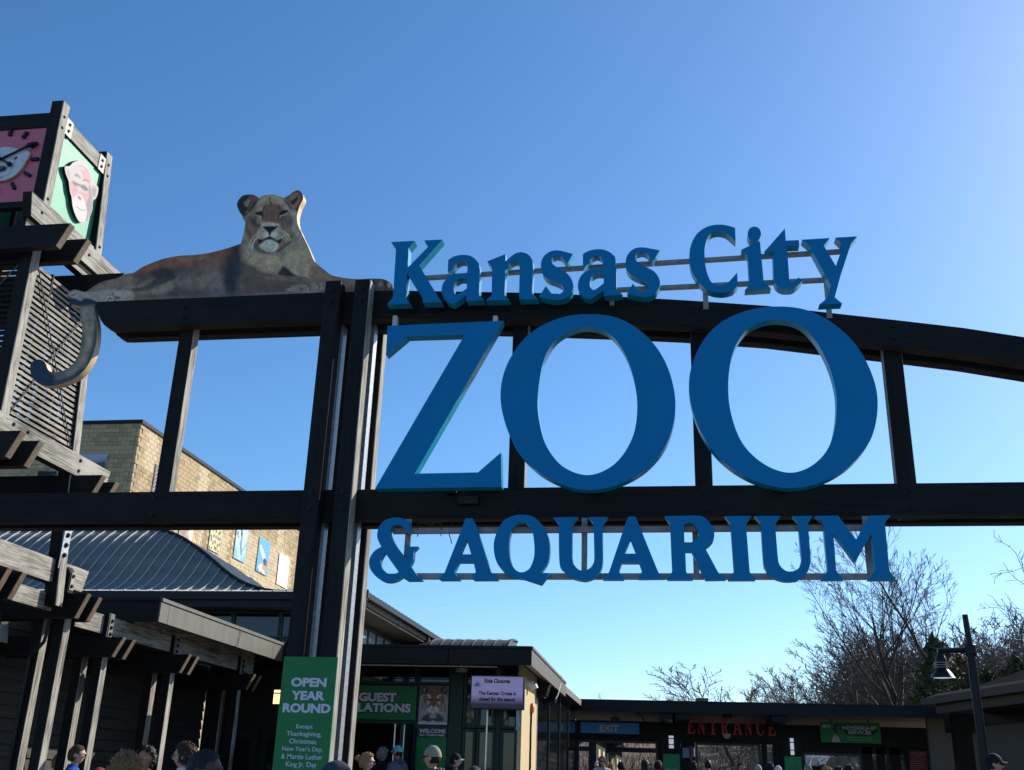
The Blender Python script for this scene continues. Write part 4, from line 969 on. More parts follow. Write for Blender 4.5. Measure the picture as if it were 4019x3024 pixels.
while y < YB_-.2:
    d = min(y-RY0, YB_-y)/RUN_F; n = max(2, int(18*d))
    seam([(RX0-RUN_R*d*k/n, y, rz(d*k/n)) for k in range(n+1)], (0, 1, 0), cler); y += .335
seamr = [(RX0-RUN_R*k/24, RY0+RUN_F*k/24, rz(k/24)+.02) for k in range(25)]
mb = MB()
for a, b in zip(seamr[:-1], seamr[1:]): mb.tube(a, b, .05, n=8)
mb.build('hip_cap', DKMETAL, cler)
MB().tube((RX0-RUN_R, RY0+RUN_F, RZ0+RH+.02), (XL, RY0+RUN_F, RZ0+RH+.02), .06).build('ridge_cap', SEAM, cler)
# gutters / eave boards, walls and windows
MB().box(XL, RX0+.02, RY0-.10, RY0+.02, 5.42, 5.60).build('gutter', DKMETAL, cler)
MB().box(XL, RX0-.02, RY0+.02, RY0+.06, 5.26, 5.45).build('eave_board', DKMETAL, cler)
MB().box(RX0-.10, RX0+.04, RY0-.09, YB_+.02, 5.47, 5.60).build('gutter', DKMETAL, cler)
MB().box(RX0-.14, RX0-.10, RY0+.07, YB_, 5.36, 5.55).build('eave_board', mat('tan_board', (.16, .13, .10), .7), cler)
MB().box(XL, RX0-.14, RY0+.06, YB_-.05, 5.30, 5.36, {'d': 0}).build('soffit', wood('eave_soffit', 'Y', (.07, .058, .045), (.13, .11, .085)), cler)
WX, WY = RX0-.85, RY0+.75
MB().box(XL, WX, WY+.08, YB_-.9, 3.97, 5.29).build('wall', mat('brown_siding', (.06, .05, .042), .8, var=.2, scale=4, stretch=(1, 1, 8)), cler)
x = WX-.25
while x > -20:
    frame_rect(x-1.17, x, 4.66, 5.27, cler, WY+.02, .1, t=.045)
    frame_rect(x-1.17, x, 3.98, 4.65, cler, WY+.02, .1, t=.045); x -= 1.18
for y0 in (25.2, 25.95, 26.7, 27.45, 28.2):    # side windows near the corner
    for z0, z1 in ((4.0, 4.62), (4.63, 5.2)):
        f = MB().box(WX, WX+.05, y0, y0+.04, z0, z1).box(WX, WX+.05, y0+.68, y0+.72, z0, z1).box(WX, WX+.05, y0+.04, y0+.68, z0, z0+.04).box(WX, WX+.05, y0+.04, y0+.68, z1-.04, z1).build('window', GREENF, cler)
        MB().box(WX+.01, WX+.03, y0+.04, y0+.68, z0+.04, z1-.04).build('pane', mat('sky_window_glass', (.25, .30, .33), .06, 0, .1, 2, 0, .8), f)
z = 4.0
while z < 5.2:
    MB().hexa([(WX, 29.0, z), (WX+.045, 29.0, z), (WX+.045, YB_-1.0, z), (WX, YB_-1.0, z), (WX, 29.0, z+.18), (WX+.02, 29.0, z+.18), (WX+.02, YB_-1.0, z+.18), (WX, YB_-1.0, z+.18)]).build('clapboard', mat('clapboard_tan', (.22, .19, .15), .75), cler); z += .182
for y0 in (29.4, 30.8):   # slanted eave struts
    MB().tube((WX+.04, y0, 4.6), (RX0-.15, y0, 5.33), .05, n=4).build('eave_strut', DKMETAL, cler)
dp = MB(); pts = [(RX0-.05, 29.3, 5.47), (RX0-.05, 29.3, 5.30), (RX0-.20, 29.3, 5.17), (WX+.25, 29.3, 5.1), (WX+.12, 29.3, 4.98), (WX+.10, 29.3, 4.0)]
for a, b in zip(pts[:-1], pts[1:]): dp.tube(a, b, .045, n=8)
dp.build('downpipe', FASC, cler)
# small barrel vaulted roof beyond the eave
vault = thing('vaulted_roof', 'low grey barrel vaulted metal roof behind the guest relations canopy', 'roof', (-5, 29, 4))
V0 = atY(1750, 2515, 30.6); V1 = atY(2028, 2516, 30.7)
mb = MB(); nn = 10; vz = float(V1[2]); xa, xb = float(V0[0])-1.0, float(V1[0])
arc = [(29.0-.15+1.9*(1-math.cos(math.pi/2*k/nn)), vz-.62+.60*math.sin(math.pi/2*k/nn)) for k in range(nn+1)]
for a, b in zip(arc[:-1], arc[1:]): mb.add([(xa, a[0], a[1]), (xb, a[0], a[1]), (xb, b[0], b[1]), (xa, b[0], b[1])], [(0, 1, 2, 3)])
mb.add([(xb, a[0], a[1]) for a in arc]+[(xb, arc[-1][0], arc[0][1])], [tuple(range(nn+2))])
mb.add([(xa, a[0], a[1]) for a in arc]+[(xa, arc[-1][0], arc[0][1])], [tuple(range(nn+2))])
mb.build('roof', mat('vault_metal', (.07, .07, .065), .6), vault, smooth=False)
x = xa
while x < xb-.01:
    seam([(x, a[0]-.01, a[1]-.02) for a in arc], (.7, 0, 0), vault, m=FASC); x += .30
mb = MB()
for a, b in zip(arc[:-1], arc[1:]): mb.tube((xb, a[0], a[1]), (xb, b[0], b[1]), .04, n=6)
mb.build('verge_trim', DKMETAL, vault)
MB().box(xa, xb-.05, 29.0, 30.8, 3.97, vz-.60).build('wall', MATS['brown_siding'], vault)
# ------------------------------------------------------------------ big block building with animal banners
block = thing('block_building', 'tall tan concrete block building hung with animal banners behind the roofs', 'building', (-23, 45, 0))
BX, BY = -22.97, 40.0
BZ = 15.9
def two(name, c): return mat(name, c, .9, 0, .18, 2.5, .3)
BTAN = two('rough_block_tan', (.46, .345, .20)); BLT = two('smooth_block_cream', (.58, .46, .29)); BDK = two('rough_block_brown', (.36, .265, .155)); MORT = two('mortar', (.47, .38, .25))
MB().box(-60, BX-.03, BY+.03, 63, 0, BZ-.02).build('wall', MORT, block)
MB().box(-60, BX+.08, BY-.08, BY+.25, BZ, BZ+.16).box(BX-.25, BX+.08, BY+.25, 63, BZ, BZ+.16).build('coping', DKMETAL, block)
rb = random.Random(11)
BW, BH = .40, .20
pm = {}
def blk(kind, side):
    if (kind, side) not in pm:
        m = MB()
        if side == 's': m.box(-.04, 0, .006, BW-.006, .006, BH-.006)
        else: m.box(.006, BW-.006, 0, .04, .006, BH-.006)
        me = m.build('block', [BTAN, BLT, BDK][kind]); pm[(kind, side)] = me.data; bpy.data.objects.remove(me)
    return pm[(kind, side)]
cand = []
ban_zone = [(atX(x0, 2150, BX)[1], atX(x1, 2150, BX)[1]) for x0, x1 in ((706, 760), (829, 873), (930, 976), (1017, 1062), (1095, 1136))]
for r in range(40):
    z = BZ-.2*(r+1)
    for c in range(56):
        y = BY+.0+BW*c-(BW/2 if r % 2 else 0)
        if y < BY: continue
        kind = 0
        # smooth pilaster strips with rough infill between the banners
        yy = y+BW/2
        if abs(((yy-BY) % 5.4)-1.2) < .42: kind = 1
        if z < BZ-1.9:
            near = min(min(abs(yy-a), abs(yy-b)) if not (a-.2 < yy < b+.2) else 0 for a, b in ban_zone)
            kind = 1 if near < .65 else (2 if rb.random() < .55 else 0)
        elif kind == 0: kind = 0 if rb.random() < .8 else 2
        cand.append((0, y, z, kind, 's'))
    for c in range(44):
        x = BX-BW*(c+1)-(BW/2 if r % 2 else 0)
        cand.append((1, x, z, 0 if rb.random() < .7 else 2, 'f'))
def seen(c):
    if c[4] == 's': p = (BX, c[1]+.2, c[2]+.1)
    else: p = (c[1]+.2, BY, c[2]+.1)
    v = np.array(p)-_C; zz = v@_F; x = CX+FPX*(v@_R)/zz; y = CY-FPX*(v@_U)/zz
    return (310 < x < 560 and 1655 < y < 1925) or (500 < x < 930 and 1655 < y < 1925)
vis = [c for c in cand if seen(c)]
rest = [c for c in cand if not seen(c)]
vis.sort(key=lambda c: (c[1] if c[4] == 's' else 40)); extra = vis[300:]; vis = vis[:300]
for c in vis:
    me = blk(c[3], c[4]); o = bpy.data.objects.new('block', me); COL.objects.link(o); o.parent = block
    o.location = ((BX+rb.uniform(-.006, .010), c[1], c[2]) if c[4] == 's' else (c[1], BY-.04+.04+rb.uniform(-.01, .004)-.02, c[2]))
    o.location = Vector(o.location)-block.location
mb = MB()
for c in rest+extra:
    if c[4] == 's': q = rb.uniform(-.006, .010); mb.box(BX-.04+q, BX+q, c[1]+.006, c[1]+BW-.006, c[2]+.006, c[2]+BH-.006, c[3])
    else: mb.box(c[1]+.006, c[1]+BW-.006, BY-.02+rb.uniform(-.01, .004), BY+.02, c[2]+.006, c[2]+BH-.006, c[3])
mb.build('blockwork', [BTAN, BLT, BDK], block, kind='stuff')
# printed banners
def banner(nm, label, x0, x1, zt, zb, painter, face='s'):
    if face == 's':
        y0, y1 = float(atX(x0, zt, BX)[1]), float(atX(x1, zt, BX)[1]); t = float(atX(x0, zt, BX)[2]); b = float(atX(x1, zb, BX)[2])
        to3 = lambda u, v: (BX+.06, u, v); D = (-.03, 0, 0)
    else:
        a = atY(x0, zt, BY-.1); c = atY(x1, zb, BY-.1); y0, y1, t, b = float(a[0]), float(c[0]), float(a[2]), float(c[2])
        to3 = lambda u, v: (u, BY-.10, v); D = (0, .03, 0)
    lp = [(y0, b), (y1, b), (y1, t), (y0, t)]
    m, n, q = cut_shape([lp], to3, D, 0, 1, None, max(.05, (t-b)/60))
    o = m.build('banner', [print_mat('banner_print', .6), WHITE], block, label=label)
    P = painter(q, y0, y1, b, t); set_print(o, n, P.c, 1.0); return o
def p_zebra(q, a, b, z0, z1):
    P = Paint(q, (214, 210, 200)); rn = random.Random(1)
    for i in range(14):
        z = z0+(z1-z0)*i/13; P.line([(a, z), ((a+b)/2, z+.22), (b, z-.05+rn.uniform(-.1, .1))], (24, 26, 34), .11, .04)
    return P
def p_leop(q, a, b, z0, z1):
    P = Paint(q, (226, 210, 165)); rn = random.Random(4); w_ = b-a
    n = int((z1-z0)/.26)
    for i in range(n):
        for j in range(5):
            x = a+w_*(j+.5+rn.uniform(-.3, .3))/5; z = z0+(z1-z0)*(i+rn.uniform(.2, .8))/n
            P.blob(x, z, w_*.085, .09, (40, 36, 34), 1.1, rn.uniform(0, 3)); P.blob(x, z, w_*.035, .035, (190, 165, 110), .9)
    return P
def p_blue(q, a, b, z0, z1):
    P = Paint(q, (128, 186, 226)); w_ = b-a; rn = random.Random(6)
    for i in range(9): P.blob(a+w_*rn.random(), z0+(z1-z0)*rn.random(), w_*.25, .5, (214, 228, 236), .5)
    P.line([(a+w_*.35, z1), (a+w_*.5, z0+(z1-z0)*.6), (a+w_*.45, z0+.9), (a+w_*.6, z0+.4)], (60, 92, 130), w_*.16, .06, .8)
    for i in range(10): P.blob(a+w_*rn.uniform(.05, .5), z1-(z1-z0)*rn.uniform(0, .4), w_*.07, .09, (50, 66, 92), .9)
    P.line([(a+w_*.6, z0+.5), (a+w_*.95, z0+1.0)], (70, 100, 140), .08, .05, .8)
    return P
def p_peng(q, a, b, z0, z1):
    P = Paint(q, (98, 170, 222)); w_ = b-a; H = z1-z0
    def r(pts): return [(a+w_*x, z0+H*y) for x, y in pts]
    P.poly(r([(.05, .75), (.2, .78), (.5, .62), (.75, .45), (.8, .38), (.6, .36), (.3, .55)]), (236, 226, 196), .04)
    P.poly(r([(.55, .48), (.8, .45), (.85, .35), (.75, .22), (.6, .25), (.5, .38)]), (60, 56, 58), .04)
    P.poly(r([(.45, .25), (.8, .27), (.8, .12), (.6, .08), (.45, .16)]), (228, 150, 48), .04)
    P.poly(r([(.1, .0), (.2, .2), (.45, .28), (.5, .1), (.7, .1), (.8, 0)]), (232, 226, 212), .05)
    P.poly(r([(.0, .0), (.15, .12), (.3, .02), (.45, .1), (.55, 0)]), (70, 90, 110), .05, .8)
    P.line(r([(.78, .36), (.88, .3), (.82, .26)]), (190, 50, 40), .07, .03)
    return P
def p_cat(q, a, b, z0, z1):
    P = Paint(q, (226, 208, 190)); w_ = b-a; rn = random.Random(9)
    for i in range(12): P.line([(a+w_*rn.random(), z0+(z1-z0)*rn.random()), (a+w_*rn.random(), z0+(z1-z0)*rn.random())], (150, 110, 96), .12, .08, .6)
    return P
def p_white(q, a, b, z0, z1): P = Paint(q, (240, 243, 244)); return P
def p_grey(q, a, b, z0, z1):
    P = Paint(q, (150, 158, 178)); w_ = b-a
    P.line([(a, z0+(z1-z0)*.6), (a+w_*.4, z1)], (60, 64, 76), .12, .06, .9); P.blob(b-.2, z0, .6, .5, (60, 60, 70), .9); P.blob(a+w_*.6, z1, .9, .4, (170, 176, 190), .7)
    return P
banner('b', 'zebra striped tall banner', 610, 634, 1822, 2060, p_zebra)
banner('b', 'pale banner with brown fur lines', 706, 760, 2040, 2150, p_cat)
banner('b', 'leopard spot banner', 829, 873, 2040, 2185, p_leop)
banner('b', 'pale blue banner with grey spotted animal', 930, 976, 2050, 2222, p_blue)
banner('b', 'blue banner with orange and white penguin', 1017, 1062, 2107, 2272, p_peng)
banner('b', 'plain white banner', 1095, 1136, 2171, 2320, p_white)
banner('b', 'grey animal banner in shade', 300, 411, 1784, 1845, p_grey, 'f')
banner('b', 'zebra banner in shade', 150, 215, 1850, 1905, p_zebra, 'f')

# ------------------------------------------------------------------ entrance hall at the back
ent = thing('entrance_building', 'long low dark entrance building with open gateways below its flat roof', 'building', (2, 32, 0))
EY, HY = 31.0, 33.5
def px(x, y, Y=HY): return atY(x, y, Y)
ex0, ex1 = -3.5, 7.9
MB().box(ex0, ex1, EY, EY+.10, 3.68, 3.97).build('fascia_panel', DKMETAL, ent)
MB().box(ex0, ex1, EY-.02, EY+.10, 3.972, 4.0).build('fascia_cap', BROWN['X'], ent)
MB().box(ex0, ex1+3, EY+.10, 42, 3.76, 3.90, {'d': 1}).build('roof_deck', [MATS['roof_gravel'], wood('soffit_light', 'X', (.26, .19, .12), (.38, .28, .18))], ent)
MB().box(ex0, ex1, 41.9, 42.0, 3.6, 3.97).build('fascia_panel', DKMETAL, ent)
a = px(2731, 2743, 33); b = px(2780, 2754, 33)
MB().box(a[0], b[0], 33, 33.6, 3.9, 4.25).build('roof_vent', mat('olive_metal', (.09, .085, .05), .7), ent)
a = px(3356, 2712, 34); MB().tube((a[0], 34, 3.9), (a[0], 34, float(a[2])), .05).build('vent_pipe', BLACKP, ent)
HT, HB = float(px(2500, 2832)[2]), float(px(2500, 2908)[2])
WLD = mat('green_black_wall', (.014, .018, .016), .7)
MB().box(float(px(2150, 2850)[0]), float(px(3640, 2850)[0]), HY, HY+.25, HB, HT).build('header_beam', WLD, ent)
MB().box(float(px(3150, 2950)[0]), float(px(3640, 2850)[0]), HY+.02, HY+.24, float(px(3300, 2957)[2]), HB-.003).build('transom', WLD, ent)
for x0, x1 in ((2150, 2262), (2582, 2602), (2602, 2672), (2990, 3012), (3034, 3066), (3066, 3150), (3383, 3424), (3441, 3474), (3491, 3534), (3551, 3650)):
    xa, xb = float(px(x0, 2960)[0]), float(px(x1, 2960)[0])
    MB().box(xa+.003, xb-.003, HY-.02 if x1-x0 > 60 else HY+.02, HY+.23, 0, HB-.005).build('pier', WLD, ent)
for x0, x1, zt in ((2262, 2582, HB), (2730, 2987, HB), (3150, 3383, float(px(3300, 2957)[2]))):
    xa, xb = float(px(x0, 2960)[0]), float(px(x1, 2960)[0])
    MB().box(xa, xa+.07, HY+.03, HY+.2, 0, zt-.07).box(xb-.07, xb, HY+.03, HY+.2, 0, zt-.07).box(xa, xb, HY+.03, HY+.2, zt-.07, zt-.006).build('door_frame', mat('frame_bronze', (.07, .06, .05), .5, .3), ent)
MB().box(float(px(2672, 2960)[0]), float(px(2728, 2960)[0]), HY+.05, HY+.2, 0, HB-.006).build('side_panel', WLD, ent)
# small posters and bright slim door lights on the panel between gateways
def card(x0, x1, y0, y1, m, nm, parent, dy=.0, Y=None, th=.02):
    Y = HY-.04+dy if Y is None else Y
    a = atY(x0, (y0+y1)/2, Y); b = atY(x1, (y0+y1)/2, Y); t = atY((x0+x1)/2, y0, Y); u = atY((x0+x1)/2, y1, Y)
    return MB().box(float(a[0]), float(b[0]), Y, Y+th, float(u[2]), float(t[2])).build(nm, m, parent), (float(a[0]), float(b[0]), float(u[2]), float(t[2])), Y
card(2679, 2704, 2936, 2975, mat('blue_grey_poster', (.35, .38, .46), .5), 'poster', ent, .05)
card(2706, 2720, 2930, 2985, mat('magenta_poster', (.30, .06, .14), .5), 'poster', ent, .05)
for x in (2218, 2231, 2232): card(x, x+3, 2905, 3024, MATS['bright_aluminium'], 'door_edge', ent, .03)
for x in (2723,): card(x, x+5, 2936, 2970, MATS['bright_aluminium'], 'door_edge', ent, .05)
# ceiling drum lamps under the roof
for x, y in ((2411, 2834), (2854, 2817)):
    a = atY(x, y, 32.4)
    MB().lathe((float(a[0]), 32.4, float(a[2])), [(.001, 0), (.15, 0), (.16, .02), (.16, .10), (.15, .12), (.001, .12)], 16).tube((float(a[0]), 32.4, float(a[2])+.1), (float(a[0]), 32.4, 3.76), .02).build('drum_lamp', mat('lamp_brass', (.10, .07, .04), .5, .4), ent)
for x in (2500, 2870): 
    a = atY(x, 2800, 31.8); MB().box(float(a[0])-.02, float(a[0])+.02, 31.2, 41.5, 3.72, 3.758).build('ceiling_conduit', DKMETAL, ent)
for x0 in (2590, 2640, 3020): 
    a = atY(x0, 2800, 32); MB().box(float(a[0]), float(a[0])+.45, EY+.12, 41.5, 3.50, 3.757).build('ceiling_beam', DKMETAL, ent)
MB().lathe((float(px(2853, 2885, 33.2)[0]), 33.2, float(px(2853, 2902, 33.2)[2])), [(.001, 0), (.07, .02), (.11, .07), (.11, .10), (.12, .10), (.12, .15), (.001, .15)], 14).build('dome_camera', mat('pale_dome', (.5, .5, .48), .3), ent)
# sconces on the piers
LAMPW = mat('frosted_lamp_glass', (.75, .76, .80), .4, 0, .05, 3, 0, .3, (.85, .88, 1.0), .35)
def sconce(x0, x1, y0, y1, label, Y=HY-.13):
    a = atY(x0, y0, Y); b = atY(x1, y1, Y); xa, xb, zt, zb = float(a[0]), float(b[0]), float(a[2]), float(b[2])
    t = thing('wall_lantern', label, 'wall lantern', ((xa+xb)/2, Y, zb), 0, 'white lanterns on the entrance piers')
    MB().box(xa+.02, xb-.02, Y, Y+.10, zb+.03, zt-.03).build('diffuser', LAMPW, t)
    for z in (zb, zb+(zt-zb)*.28, zb+(zt-zb)*.70, zt-.03): MB().box(xa, xb, Y-.01, Y+.11, z, z+.028).build('band', BLACKP, t)
sconce(2622, 2647, 2884, 2942, 'white box wall lantern on the pier between exit and entrance')
sconce(3098, 3121, 2894, 2968, 'white box wall lantern on the pier right of the entrance lettering')
# ------------------------------------------------------------------ right building with sloped eave
rb_ = thing('right_building', 'low building at right with a sloping dark eave and tan wall', 'building', (8, 26, 0))
e0 = atZ(4019, 2685, 4.0); e1 = atZ(3630, 2745, 4.0)
d = Vector((e1[0]-e0[0], e1[1]-e0[1], 0)).normalized(); nrm = Vector((d.y, -d.x, 0))   # points right
if nrm.x < 0: nrm = -nrm
E1 = Vector((e1[0], e1[1], 0)); E0 = Vector((e0[0], e0[1], 0))-d*9
def rp(s, o, z): q = E1-d*s+nrm*o; return (q.x, q.y, z)
Ln = (E1-E0).length
MB().hexa([rp(0, 0, 3.86), rp(Ln, 0, 3.86), rp(Ln, 9, 6.8), rp(0, 9, 6.8), rp(0, 0, 3.92), rp(Ln, 0, 3.92), rp(Ln, 9, 6.86), rp(0, 9, 6.86)]).build('roof', mat('dark_shingle', (.03, .028, .026), 1.0, spec=0.0), rb_)
MB().hexa([rp(-.02, -.10, 3.84), rp(Ln, -.10, 3.84), rp(Ln, .02, 3.84), rp(-.02, .02, 3.84), rp(-.02, -.12, 4.0), rp(Ln, -.12, 4.0), rp(Ln, .02, 4.0), rp(-.02, .02, 4.0)]).build('gutter', mat('slate_gutter', (.05, .055, .06), .4, .4), rb_)
mb = MB()
for i in range(80):
    s = i*.25; 
    if s > Ln: break
    mb.hexa([rp(s, .0, 4.0), rp(s+.2, .0, 4.0), rp(s+.2, .4, 4.06), rp(s, .4, 4.06), rp(s, .0, 4.03), rp(s+.2, .0, 4.03), rp(s+.2, .4, 4.16), rp(s, .4, 4.16)])
mb.build('shingle_edge', mat('shingle', (.07, .065, .06), 1.0, spec=0.0), rb_)
MB().hexa([rp(.4, .05, 3.62), rp(Ln, .05, 3.62), rp(Ln, .15, 3.62), rp(.4, .15, 3.62), rp(.4, .05, 3.84), rp(Ln, .05, 3.84), rp(Ln, .15, 3.84), rp(.4, .15, 3.84)]).build('fascia', DKMETAL, rb_)
MB().hexa([rp(.4, .15, 3.70), rp(Ln, .15, 3.70), rp(Ln, 1.6, 3.70), rp(.4, 1.6, 3.70), rp(.4, .15, 3.74), rp(Ln, .15, 3.74), rp(Ln, 1.6, 3.74), rp(.4, 1.6, 3.74)]).build('soffit', SOFF, rb_)
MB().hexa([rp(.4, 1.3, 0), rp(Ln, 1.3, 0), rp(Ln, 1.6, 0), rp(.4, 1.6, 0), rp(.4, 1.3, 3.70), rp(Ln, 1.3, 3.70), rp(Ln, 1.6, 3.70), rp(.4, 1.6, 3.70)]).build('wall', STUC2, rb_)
MB().hexa([rp(.4, 1.25, 3.38), rp(Ln, 1.25, 3.38), rp(Ln, 1.298, 3.38), rp(.4, 1.298, 3.38), rp(.4, 1.25, 3.698), rp(Ln, 1.25, 3.698), rp(Ln, 1.298, 3.698), rp(.4, 1.298, 3.698)]).build('trim_board', DKMETAL, rb_)
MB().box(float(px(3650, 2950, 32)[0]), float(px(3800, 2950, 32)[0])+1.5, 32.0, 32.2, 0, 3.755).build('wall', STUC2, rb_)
a = atY(3745, 2850, 29.5); MB().box(float(a[0]), float(a[0])+.42, 29.5, 29.9, 0, 3.7).build('column', DKMETAL, rb_)
MB().box(float(a[0])-.12, float(a[0])+.54, 29.4, 30.0, 3.25, 3.70).build('column_cap', DKMETAL, rb_)

# ------------------------------------------------------------------ signs
SG = mat('green_sign', (.012, .17, .048), .5, var=.10, scale=5)
SGD = mat('deep_green_sign', (.004, .05, .03), .5)
SLET = mat('pale_sign_letter', (.62, .60, .68), .5, var=.03)
def tb(x0, x1, y0, y1, Y):
    ym, xm = (y0+y1)/2, (x0+x1)/2
    return (float(atY(x0, ym, Y)[0]), float(atY(x1, ym, Y)[0]), float(atY(xm, y1, Y)[2]), float(atY(xm, y0, Y)[2]))
def words(txt, r, Y, parent, m=SLET, bold=.012, th=.004, **k):
    return lettering(txt, tb(*r, Y), ('Y', Y), m, parent, bold, thick=th, name='lettering', **k)
yb = 9.700
t = thing('open_hours_banner', 'tall green banner on the gateway post reading open year round', 'banner', (-3.45, yb, 1.2))
MB().box(-3.712, -3.182, yb, yb+.012, .9, 2.685).build('banner_sheet', SG, t)
for txt, r, bo in (('OPEN', (1143, 1282, 2661, 2697), .045), ('YEAR', (1143, 1275, 2713, 2749), .045), ('ROUND', (1110, 1298, 2762, 2799), .045),
    ('Except', (1163, 1228, 2844, 2865), .008), ('Thanksgiving,', (1125, 1262, 2872, 2896), .008), ('Christmas,', (1135, 1245, 2901, 2923), .008),
    ("New Year's Day,", (1108, 1267, 2931, 2955), .008), ('& Martin Luther', (1104, 1267, 2961, 2981), .008), ('King Jr. Day', (1122, 1243, 2991, 3017), .008)):
    words(txt, r, yb, t, bold=bo)
yg = GY-.10
t = thing('guest_relations_sign', 'wide green sign reading guest relations above the office doorway', 'sign', (-5.7, yg, 2.7))
b = tb(1310, 1634, 2692, 2824, yg); MB().box(b[0], b[1], yg, yg+.04, b[2], b[3]).build('sign_board', SG, t)
for txt, r in (('GUEST', (1409, 1556, 2719, 2755)), ('RELATIONS', (1348, 1613, 2760, 2796))):
    rr = (r[0]-4, r[1]+4, r[2]-4, r[3]+4)
    words(txt, rr, yg, t, SGD, .085, .003); words(txt, r, yg, t, SLET, .045, .008)
# tiger poster
yt = GY-.09
t = thing('tiger_poster', 'portrait poster of a tiger face beside the guest relations sign', 'poster', (-4.75, yt, 2.7))
b = tb(1645, 1758, 2692, 2845, yt)
W_, H_ = b[1]-b[0], b[3]-b[2]
m, n, q = cut_shape([[(b[0], b[2]), (b[1], b[2]), (b[1], b[3]), (b[0], b[3])]], lambda u, v: (u, yt, v), (0, .02, 0), 0, 1, None, .0095)
o = m.build('poster_sheet', [print_mat('poster_print', .35), WHITE], t)
P = Paint(q, (120, 112, 108))
def R_(s): return [(b[0]+W_*float(k.split(',')[0].lstrip('~')), b[3]-H_*float(k.split(',')[1])) for k in s.split()]
def RC(s): # smooth
    pts = curve(s, 4); return [(b[0]+W_*x, b[3]-H_*y) for x, y in pts]
P.poly(R_("0,0 1,0 1,.2 0,.25"), (92, 74, 66), .03); P.blob(b[0]+W_*.8, b[3]-H_*.08, .05, .04, (150, 146, 120), .8)
P.poly(RC("~.02,.35 ~.2,.3 ~.8,.3 ~1,.35 ~1,.9 ~.02,.9"), (150, 144, 146), .02)
P.poly(RC("~.05,.30 ~.16,.24 ~.5,.12 ~.84,.24 ~.97,.32 ~.95,.62 ~.75,.78 ~.5,.82 ~.25,.78 ~.06,.62"), (168, 158, 150), .02)
P.poly(RC("~.17,.40 ~.22,.24 ~.36,.13 ~.5,.10 ~.64,.13 ~.78,.24 ~.84,.40 ~.74,.52 ~.62,.56 ~.5,.60 ~.38,.56 ~.27,.52"), (150, 92, 56), .014)
P.poly(RC("~.05,.10 ~.11,.02 ~.22,.04 ~.29,.13 ~.2,.2 ~.08,.2"), (30, 26, 26), .008); P.poly(RC("~.1,.11 ~.16,.06 ~.2,.12 ~.15,.17"), (140, 126, 118), .008)
P.poly(RC("~.71,.1 ~.80,.02 ~.92,.04 ~.95,.14 ~.86,.2"), (30, 26, 26), .008); P.blob(b[0]+W_*.85, b[3]-H_*.11, .03, .03, (130, 116, 108), .8)
for s in (-1, 1):
    X_ = lambda u: b[0]+W_*(.5+s*u)
    Z_ = lambda v: b[3]-H_*v
    P.poly([(X_(.08), Z_(.29)), (X_(.18), Z_(.22)), (X_(.25), Z_(.25)), (X_(.22), Z_(.31)), (X_(.12), Z_(.33))], (214, 208, 200), .008)
    P.poly([(X_(.07), Z_(.37)), (X_(.14), Z_(.335)), (X_(.22), Z_(.34)), (X_(.19), Z_(.385)), (X_(.11), Z_(.39))], (14, 13, 13), .005)
    P.blob(X_(.145), Z_(.362), .012, .010, (172, 150, 80), 1.1); P.blob(X_(.145), Z_(.362), .005, .006, (10, 10, 10), 1.2)
    P.poly([(X_(.12), Z_(.42)), (X_(.24), Z_(.39)), (X_(.28), Z_(.46)), (X_(.2), Z_(.5))], (205, 196, 188), .01)
    for pts in (((.03, .15), (.10, .14), (.16, .19)), ((.02, .19), (.10, .19), (.17, .22)), ((.02, .23), (.07, .245)), ((.22, .17), (.29, .23), (.31, .30)), ((.27, .33), (.33, .38), (.31, .45)), ((.24, .42), (.30, .48), (.27, .54)), ((.33, .28), (.38, .36)), ((.36, .40), (.40, .50), (.36, .58)), ((.22, .55), (.32, .60), (.26, .66)), ((.09, .27), (.05, .33), (.07, .40)), ((.40, .56), (.38, .66)), ((.16, .27), (.24, .29))):
        P.line([(X_(u), Z_(v)) for u, v in pts], (16, 14, 14), .014, .005, .95)
P.poly(RC("~.36,.56 ~.44,.50 ~.56,.50 ~.64,.56 ~.70,.63 ~.60,.70 ~.5,.66 ~.40,.70 ~.30,.63"), (216, 210, 204), .008)
P.poly(RC("~.43,.46 ~.5,.44 ~.57,.46 ~.555,.52 ~.5,.555 ~.445,.52"), (120, 66, 60), .005)
P.line(R_(".44,.36 .45,.46"), (110, 66, 44), .012, .006); P.line(R_(".56,.36 .55,.46"), (110, 66, 44), .012, .006)
P.line(R_(".5,.55 .5,.60 .42,.645"), (20, 16, 16), .010, .004); P.line(R_(".5,.60 .58,.645"), (20, 16, 16), .010, .004)
P.poly(RC("~.42,.67 ~.5,.645 ~.58,.67 ~.56,.72 ~.44,.72"), (196, 190, 186), .008)
P.poly(RC("~.22,.76 ~.40,.72 ~.5,.78 ~.60,.72 ~.78,.76 ~.86,.92 ~.14,.92"), (44, 38, 44), .02, .9)
P.poly(RC("~.38,.76 ~.5,.73 ~.62,.76 ~.58,.83 ~.42,.83"), (172, 166, 164), .012)
P.poly(R_("0,.94 .2,.91 .4,.94 .5,.89 .65,.93 1,.93 1,1 0,1"), (190, 190, 198), .01)
for i in range(9):
    P.line([(b[0]+W_*.38, b[3]-H_*.62), (b[0]+W_*(.12-.02*i), b[3]-H_*(.56+.045*i))], (205, 202, 198), .004, .003, .55); P.line([(b[0]+W_*.62, b[3]-H_*.62), (b[0]+W_*(.88+.02*i), b[3]-H_*(.56+.045*i))], (205, 202, 198), .004, .003, .55)
P.noise(.05, .25, 2.0)
set_print(o, n, P.c, 1.0)
t = thing('welcome_sign', 'green sign reading welcome buy tickets here below the tiger poster', 'sign', (-4.75, yt, 1.6))
